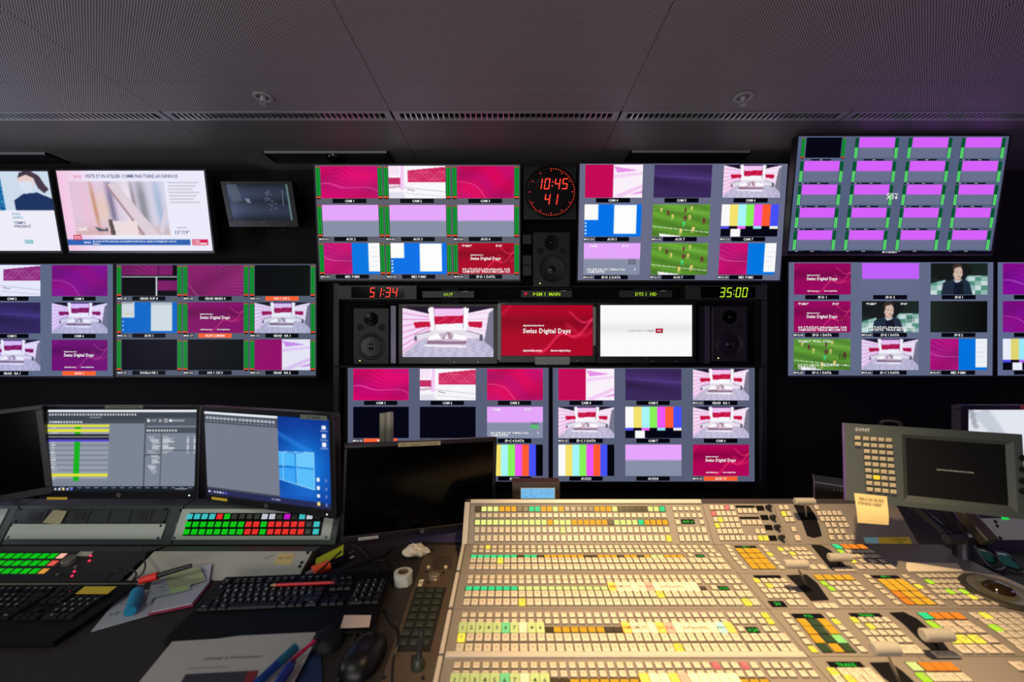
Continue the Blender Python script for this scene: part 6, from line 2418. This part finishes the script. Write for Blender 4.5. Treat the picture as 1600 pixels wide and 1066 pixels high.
G().tube([dpt(1554, 874, DZ + .016), dpt(1560, 868, DZ + .026), dpt(1564, 872, DZ + .022)], .0018, rimm, 6).build('bridge', t)
G().tube([dpt(1527, 857, DZ + .03), dpt(1524, 850, DZ + .02), dpt(1520, 843, DZ + .004)], .0018, rimm, 6).build('temple', t)
G().tube([dpt(1583, 889, DZ + .010), dpt(1592, 893, DZ + .006), dpt(1610, 900, DZ + .004)], .0022, rimm, 6).build('temple', t)
cab = mat('cable_black', (14, 14, 15), .45)
G().tube([at(1500, 805, 1.2), dpt(1512, 838, DZ + .05), dpt(1530, 868, DZ + .03), dpt(1550, 890, DZ + .02), dpt(1568, 888, DZ + .012), dpt(1570, 872, DZ + .006)], .0042, cab, 8).build(
    'cable', label='thick black cable looping down from the control panel arm', cat='cable', smooth=True)

# ============================================================ loose things on the left desk
desk_z = DZ + .0005


def paper_sheet(name, label, cat, pxs, zz, th, m, group=None, parent=None, leans=True):
    # the part that reaches past the foot of the sloped box leans on its face
    g = G()
    cut = 906.6

    def clip(keep_low):
        out = []
        for i, (x0_, y0_) in enumerate(pxs):
            x1_, y1_ = pxs[(i + 1) % len(pxs)]
            ina, inb = (y0_ >= cut) == keep_low, (y1_ >= cut) == keep_low
            if ina:
                out.append((x0_, y0_))
            if ina != inb:
                t_ = (cut - y0_) / (y1_ - y0_)
                out.append((x0_ + (x1_ - x0_) * t_, cut))
        return out
    lo = clip(True) if leans else pxs
    if len(lo) > 2:
        g.prism(flat(0), [tuple(dpt(x, y, zz)[:2]) for x, y in lo], zz, zz + th, m)
    hi = clip(False) if leans else []
    if len(hi) > 2:
        off = zz - DZ
        fo = FB.at(0, 0, off)
        g.prism(fo, [fo.hit(x, y) for x, y in hi], 0, th, m)
    return g.build(name, parent, label=label, cat=cat, group=group)


pw = mat('paper_grey_white', (176, 176, 182), .8, noise=.04)
pw2 = mat('paper_warm', (186, 180, 172), .8, noise=.04)
ink = mat('ink_violet', (70, 66, 100), .7)
o = paper_sheet('paper_sheet', 'loose white sheet with handwriting beside the left keyboard', 'paper', [(142, 988), (193, 925), (238, 922), (262, 948), (240, 960)], DZ + .0008, .0012, pw)
g = G()
ff = flat(DZ + .0024)
for x, y, s, h in ((173, 961, 'T', .012), (184, 958, 'E', .012), (190, 944, 'T', .010), (198, 930, '1', .010)):
    q = dpt(x, y, DZ + .0024)
    g.text(ff.at(q[0], q[1], 0, .3), 0, 0, 0, h, s, ink, bold=False)
g.build('handwriting', o)
# notepad
t = thing('notepad', 'open notepad with red lower edge under the green notes', 'notepad', dpt(285, 935, desk_z))
paper_sheet('cover', None, None, [(232, 962), (302, 948), (328, 914), (331, 883), (262, 905)], DZ + .0022, .003, mat('cover_crimson', (150, 30, 70), .6), parent=t)
paper_sheet('page', None, None, [(235, 958), (300, 944.5), (327, 911), (331, 882), (258, 902), (246, 928)], DZ + .0055, .003, pw, parent=t)
paper_sheet('page', None, None, [(228, 946), (242, 934), (298, 921), (296, 895), (256, 892), (238, 905)], DZ + .012, .0006, mat('paper_cool', (158, 164, 166), .8), parent=t)
g = G()
for i in range(6):
    q0 = dpt(240 + i * 6, 914 + (i % 3) * 5, DZ + .0130)
    g.tube([q0, q0 + np.array([.008, .006, 0]), q0 + np.array([.016, .004, 0])], .0006, ink, 4, False)
g.build('handwriting', t)
paper_sheet('sticky_note', 'olive green sticky note on the open notepad, uppermost', 'note', [(255, 896), (313, 887), (322, 907), (266, 923)], DZ + .0135, .0012, mat('note_green', (160, 164, 124), .8), 'green notes on the notepad')
paper_sheet('sticky_note', 'pale lime note peeking out under the olive note', 'note', [(266, 921), (293, 915), (295, 921), (267, 928)], DZ + .0128, .0006, mat('note_lime', (164, 190, 120), .8), 'green notes on the notepad')


def marker(name, label, cat, pa, pb, za, zb, r, parts, cap_end=None, group=None):
    """parts: list of (name, t0, t1, radius factor(s), material)"""
    A_, B_x = dpt(*pa, za), dpt(*pb, zb)
    t = thing(name, label, cat, (A_ + B_x) / 2 - np.array([0, 0, r]), group)
    d_ = B_x - A_
    for nm, t0, t1, rf, m in parts:
        G().tube([A_ + d_ * t0, A_ + d_ * t1], [r * q for q in rf] if isinstance(rf, tuple) else r * rf, m, 14, False).build(nm, t, smooth=True)
    return t


blu = mat('marker_blue', (20, 130, 170), .4)
marker('marker_pen', 'fat light blue highlighter lying on the handwritten sheet', 'marker', (203, 956), (217, 921), DZ + .014, DZ + .021, .0150,
       [('barrel', 0, .85, (.8, 1.0, 1.0, 1.0), blu), ('collar', .85, 1.0, .75, black())])
marker('marker_pen', 'black marker with bright red cap above the notepad', 'marker', (219, 908), (299, 884), DZ + .030, DZ + .052, .0095,
       [('cap', 0, .34, (.9, 1.1), mat('cap_red', (235, 40, 25), .4)), ('barrel', .34, 1.0, (.7, .62), black())])

# white sheets in the foreground with pens
o = paper_sheet('paper_sheet', 'printed white page in the foreground under the blue pens', 'paper', [(269, 1003.5), (340, 999), (420, 988), (493, 975.5), (493, 1003), (463, 1060), (440, 1100), (190, 1100)], DZ + .0112, .0010, pw2)
g = G()
ff = flat(DZ + .0126)
q = dpt(366, 1027, DZ + .0126)
g.text(ff.at(q[0], q[1], 0, .06), 0, 0, 0, .008, 'planning et fiches plateaux', mat('ink_faded', (110, 108, 108), .8), w=.115, bold=True)
q = dpt(325, 1043, DZ + .0126)
g.text(ff.at(q[0], q[1], 0, .06), 0, 0, 0, .005, 'la journée de la production', mat('ink_faded'), w=.075, bold=False)
g.build('printed_text', o)
g = G()
P_ = [dpt(x, y, DZ + .0124) for x, y in ((283, 1066), (290, 1054), (404, 1048), (392, 1090), (260, 1095))]
g.prism(flat(0), [(p[0], p[1]) for p in P_], DZ + .0123, DZ + .0127, mat('print_dark', (52, 48, 54), .6))
P_ = [dpt(x, y, DZ + .0128) for x, y in ((380, 1066), (388, 1049), (404, 1048), (396, 1066))]
g.prism(flat(0), [(p[0], p[1]) for p in P_], DZ + .0127, DZ + .0130, mat('print_red', (130, 26, 36), .6))
g.build('printed_photo', o)
teal = mat('pen_teal', (14, 92, 116), .35)
marker('marker_pen', 'teal capped felt pen across the printed page', 'pen', (402, 1068), (462, 1012), DZ + .022, DZ + .028, .0085,
       [('barrel', 0, .5, 1.0, mat('pen_blue_dark', (16, 50, 120), .35)), ('cap', .5, 1.0, (1.05, 1.05, 1.0), teal)], group='pens on the printed page')
marker('marker_pen', 'dark blue felt pen in the foreground beside the teal pen', 'pen', (430, 1076), (458, 1034), DZ + .023, DZ + .027, .0095,
       [('barrel', 0, .8, 1.0, mat('pen_blue', (14, 40, 130), .35)), ('tip_holder', .8, 1.0, (.9, .6), mat('pen_navy', (10, 20, 60), .4))], group='pens on the printed page')
marker('ballpoint_pen', 'slim crimson and black pen leaning at the page edge', 'pen', (452, 1036), (496, 998), DZ + .022, DZ + .030, .0035,
       [('barrel', 0, .9, 1.0, mat('pen_crimson', (190, 20, 70), .3)), ('clip_end', .9, 1.0, 1.1, black())], group='pens on the printed page')
# second sheet and blue folder at right of it
paper_sheet('folder', 'dark blue folder beside the printed page at the bottom', 'folder', [(470, 1012), (500, 1010), (505, 1100), (445, 1100)], DZ + .0008, .003, mat('folder_blue', (24, 44, 78), .5))


# mouse and dark round puck
def blob(name, label, cat, px, py, rx, ry, rz, m, rot=0.0, extra=None):
    c_ = dpt(px, py, DZ)
    t = thing(name, label, cat, c_)
    f = Frame(c_, (math.cos(rot), math.sin(rot), 0), (-math.sin(rot), math.cos(rot), 0))
    nu, nv = 24, 10
    vv = []
    for j in range(nv + 1):
        ph = (math.pi / 2) * j / nv
        for i in range(nu):
            a = 2 * math.pi * i / nu
            cx, cy = math.cos(a), math.sin(a)
            k = (abs(cx) ** 2.4 + abs(cy) ** 2.4) ** (-1 / 2.4)
            s_ = math.cos(ph) ** .75
            vv.append((cx * k * rx * s_ * (1 - .12 * cy), cy * k * ry * s_, rz * math.sin(ph) * (1 - .18 * cy * s_)))
    fc_ = [(j * nu + i, j * nu + (i + 1) % nu, (j + 1) * nu + (i + 1) % nu, (j + 1) * nu + i) for j in range(nv) for i in range(nu)]
    fc_.append(tuple(range(nu - 1, -1, -1)))
    G().add(f, vv, fc_, m).build('shell', t, smooth=True)
    if extra:
        extra(t, f)
    return t


def mouse_parts(t, f):
    G().lathe(Frame(f.p(0, .030, .026), f.y, (0, 0, 1)), [(.008, -.003), (.008, .003)], mat('wheel_dark', (40, 40, 42), .4), 16).build('scroll_wheel', t)
    G().box(f, -.0008, .0008, .018, .052, .020, .034, blackm()).build('button_split', t)
    G().text(f, 0, -.012, .0365, .006, 'logi', mat('badge_dim')).build('maker_lettering', t)


blob('computer_mouse', 'large black computer mouse below the middle keyboard', 'mouse', 570, 1030, .040, .066, .036, mat('mouse_black', (13, 13, 14), .38, spec=.35), -.12, mouse_parts)
blob('round_puck', 'round black object between the pens and the mouse', 'puck', 513, 1003, .034, .042, .026, mat('puck_black', (9, 9, 10), .6, spec=.3), .1)
G().tube([dpt(568, 1000, DZ + .012), dpt(566, 992, DZ + .006), dpt(556, 990, DZ + .004), dpt(542, 1035, DZ + .003), dpt(530, 1062, DZ + .003), dpt(522, 1095, DZ + .003)], .0028, mat('cable_grey', (48, 46, 48), .4), 8).build(
    'mouse_cable', label='dark cable running down beside the black mouse', cat='cable', smooth=True)

# built-in talkback panel with keypad
t = thing('talkback_panel', 'brown talkback panel set in the desk with keypad and speaker holes', 'intercom', dpt(660, 960))
brown = mat('panel_brown', (76, 64, 51), .5, noise=.08)
FP = flat(DZ + .0035)
P_ = [FP.hit(*q) for q in ((668, 852), (724, 852), (679, 1075), (592, 1075))]
G().prism(FP, P_, -.003, 0, brown).build('plate', t)
screws(None, FP, [(674.5, 859.5), (713, 860), (600, 1060), (661, 1061)], t, r=.0035)
hole = G().lathe(WF, [(.0021, 0), (.0021, .0003), (.0005, .0003)], MATS['matt_black'], 6).mesh('speaker_hole')
A_ = FP.hit(674, 897)
for j in range(12):
    for i in range(10):
        a = FP.hit(691, 870 + j * 1.75)
        x = a[0] + (i - 4.5) * .0058 + (.0029 if j % 2 else 0)
        if abs(i - 4.5) < 4 + (j > 1):
            inst('speaker_hole', hole, t, FP.p(x, a[1], .0), FP)
a = FP.hit(678.5, 903)
G().lathe(FP.at(*a), [(.0165, 0), (.0165, .002), (.0155, .003), (.0150, .010), (.013, .0115), (.001, .0115)], mat('knob_silver', (150, 140, 120), .35, .6), 28).build('knob', t, smooth=True)
for x, y in ((669.5, 887.5), (696.5, 887.5)):
    a = FP.hit(x, y)
    G().lathe(FP.at(*a), [(.0052, 0), (.0052, .004), (.0045, .005), (.001, .005)], mat('button_cream', (205, 190, 150), .4), 16).build('round_button', t, smooth=True)
for x, y in ((666, 895), (693, 896), (669, 911)):
    a = FP.hit(x, y)
    G().lathe(FP.at(*a), [(.003, 0), (.003, .004), (.001, .005)], knob_m, 12).build('toggle', t)
c = [FP.hit(*q) for q in ((656, 906), (662.5, 906), (659, 916.5), (652.5, 916.5))]
g = G().prism(FP, c, 0, .0006, KC['w'])
k = FP.hit(657.5, 911.5)
g.text(FP.at(k[0], k[1], 0, 1.2), 0, 0, .0008, .007, 'CB', mat('ink_black'))
g.build('name_label', t)
c = [FP.hit(*q) for q in ((650, 919.5), (697, 919.5), (672, 1018.5), (619, 1018.5))]
G().prism(FP, c, 0, .003, MATS['matt_black']).build('keypad_frame', t)
rows_px = [925.5, 934.5, 944.5, 955.5, 967.5, 980, 993.5, 1008]
kmd = mat('keypad_key', (44, 51, 34), .4)
kmm = G().box(WF, -.0086, .0086, -.0074, .0074, 0, .006, kmd, ch=.0012).mesh('key')
for r, y in enumerate(rows_px):
    t_ = (y - 925.5) / (1008 - 925.5)
    xl_, xr_ = 658.5 + t_ * (629.5 - 658.5), 687.5 + t_ * (665 - 687.5)
    for i in range(3):
        a = FP.hit(xl_ + (xr_ - xl_) * i / 2, y)
        inst('key', kmm, t, FP.p(a[0], a[1], .002), FP)
# gooseneck microphone on the panel
a = FP.hit(654, 1044)
mb = FP.p(a[0], a[1], .0)
t = thing('gooseneck_microphone', 'short black gooseneck microphone in front of the small keypad', 'microphone', mb)
G().lathe(Frame(mb, (1, 0, 0), (0, 1, 0)), [(.013, 0), (.013, .012), (.008, .020)], mat('mic_base', (44, 48, 38), .4), 20).build('socket', t, smooth=True)
G().tube([mb + np.array([0, 0, .018]), mb + np.array([.001, .010, .04]), mb + np.array([.002, .02, .062])], .0055, black(), 10).build('neck', t, smooth=True)
G().tube([mb + np.array([.0005, .006, .030]), mb + np.array([.002, .022, .062])], [.009, .009, .006], MATS['matt_black'], 12, False).build('foam_head', t, smooth=True)

# tape roll
c_ = dpt(627, 912, DZ)
c_ = np.array([(630 - 800) / F * 1.135, 1.135, DZ])
t = thing('tape_roll', 'roll of white tape standing flat on the desk', 'tape', c_)
f = Frame(c_, (1, 0, 0), (0, 1, 0))
G().lathe(f, [(.0145, 0), (.0245, 0), (.0245, .030), (.0145, .030), (.0145, 0)], mat('tape_white', (198, 200, 188), .5), 40, cap=False).build('tape_winding', t, smooth=True)
G().lathe(f, [(.0130, .001), (.0146, .001), (.0146, .031), (.0130, .031), (.0130, .001)], mat('cardboard_core', (128, 108, 90), .8), 32, cap=False).build('core', t, smooth=True)
G().box(f, .003, .018, -.0255, -.0245, .002, .022, MATS['tape_white']).build('loose_end', t)

# crumpled paper
rs = np.random.RandomState(4)
c_ = dpt(650, 869, DZ)
vv, ff_ = [], []
nu, nv = 14, 7
for j in range(nv + 1):
    for i in range(nu):
        a = 2 * math.pi * i / nu
        ph = math.pi * j / nv
        r = .030 * (.62 + .55 * rs.rand())
        vv.append((1.35 * r * math.cos(a) * math.sin(ph), 1.0 * r * math.sin(a) * math.sin(ph), max(.0, .016 + .62 * r * math.cos(ph))))
for j in range(nv):
    for i in range(nu):
        p_ = [j * nu + i, j * nu + (i + 1) % nu, (j + 1) * nu + (i + 1) % nu, (j + 1) * nu + i]
        ff_ += [(p_[0], p_[2], p_[1]), (p_[0], p_[3], p_[2])]
ff_ = [q[::-1] for q in ff_]
G().add(Frame(c_, (1, 0, 0), (0, 1, 0)), vv, [q[::-1] for q in ff_], mat('crumpled_paper', (226, 212, 186), .8)).build('crumpled_paper', label='crumpled white paper ball on the brown desk', cat='paper', loc=tuple(c_))

# pens, orange marker and lime note heap
marker('marker_pen', 'orange capped marker beside the pale sloped box', 'marker', (478, 898), (514, 884), DZ + .018, DZ + .020, .0170,
       [('tip', 0, .3, (.35, .4), mat('tip_grey', (140, 140, 136), .4)), ('cap', .3, 1.0, (.9, 1.0, .95), mat('cap_orange', (255, 90, 40), .4))])
P_ = [dpt(x, y, DZ + .012) for x, y in ((493, 873), (524, 862), (537, 857), (536, 868), (494, 884))]
lime_n = mat('note_neon', (205, 215, 30), .7)
v0 = []
for (p_, dz) in zip(P_, (.0, .008, .012, .002, -.008)):
    v0.append(p_ + np.array([0, 0, dz]))
g = G().add(WF, v0 + [q - np.array([0, 0.0008, .0008]) for q in v0], [(0, 1, 2, 3, 4)[::-1], (5, 6, 7, 8, 9)] + [(i, (i + 1) % 5, 5 + (i + 1) % 5, 5 + i) for i in range(5)], lime_n)
g.build('sticky_note', label='neon lime sticky note standing behind the orange marker', cat='note')
marker('ballpoint_pen', 'silver and black ballpoint pen lying behind the orange marker', 'pen', (520, 877), (552, 862), DZ + .008, DZ + .010, .0042,
       [('barrel', 0, .75, 1.0, black()), ('clip', .4, 1.0, .7, mat('clip_silver', (170, 165, 150), .3, .8))], group='pens by the orange marker')
marker('ballpoint_pen', 'black and white tipped pen lying nearer the black cables', 'pen', (516, 884), (553, 870), DZ + .006, DZ + .008, .0042,
       [('barrel', 0, .8, 1.0, black()), ('end', .8, 1.0, .8, mat('pen_white', (190, 190, 188), .4))], group='pens by the orange marker')
marker('ballpoint_pen', 'thin black pen lying across the lime note', 'pen', (496, 895), (533, 862), DZ + .026, DZ + .040, .0026,
       [('barrel', 0, 1.0, 1.0, black())], group='pens by the orange marker')
# cables
for lab, pts_, r in (('black cable curving from the left monitor base down to the keyboard', [(545, 850), (562, 856), (578, 872), (590, 890), (592, 908)], .0028),
                     ('thin black cable crossing the desk from the pens to the upper right', [(520, 893), (560, 882), (600, 868), (614, 855)], .0020),
                     ('black cable loop beside the tape roll', [(592, 906), (603, 895), (607, 883), (596, 876), (570, 880), (545, 888)], .0020),
                     ('thin cable arching behind the right end of the keyboard', [(530, 893), (560, 890), (580, 896), (592, 906)], .0018),
                     ('long black cable running beside the small keypad to the front', [(600, 954), (613, 965), (622, 985), (622, 1005), (614, 1035), (612, 1100)], .0026)):
    G().tube([dpt(x, y, DZ + .004 + (.012 if 0 < i < len(pts_) - 1 else 0) * (i % 2)) for i, (x, y) in enumerate(pts_)], r, cab, 8).build('cable', label=lab, cat='cable', group='black cables on the desk', smooth=True)
for lab, pts_ in (('thin black cable looping over the intercom panel, larger loop', [(165, 908), (180, 893), (200, 889), (213, 897), (205, 910)]), ('thin black cable looping over the pale box end', [(205, 910), (222, 897), (227, 882), (222, 866), (224, 856)])):
    G().tube([dpt(x, y, DZ + .045) if y < 905 else dpt(x, y, DZ + .018) for x, y in pts_], .0022, cab, 8).build('cable', label=lab, cat='cable', group='cables by the intercom', smooth=True)
# tangle of violet cloth and cables behind the dark monitor
P_ = [dpt(x, y, DZ + .002) for x, y in ((640, 848), (722, 846), (724, 828), (690, 826), (655, 836))]
g = G().prism(flat(0), [(p[0], p[1]) for p in P_], DZ + .0005, DZ + .006, mat('cloth_violet', (58, 52, 84), .8))
g.build('folded_cloth', label='dark violet cloth scrap under the switched-off monitor', cat='cloth')

for o in bpy.data.objects:
    if '_o' in o:
        del o['_o']
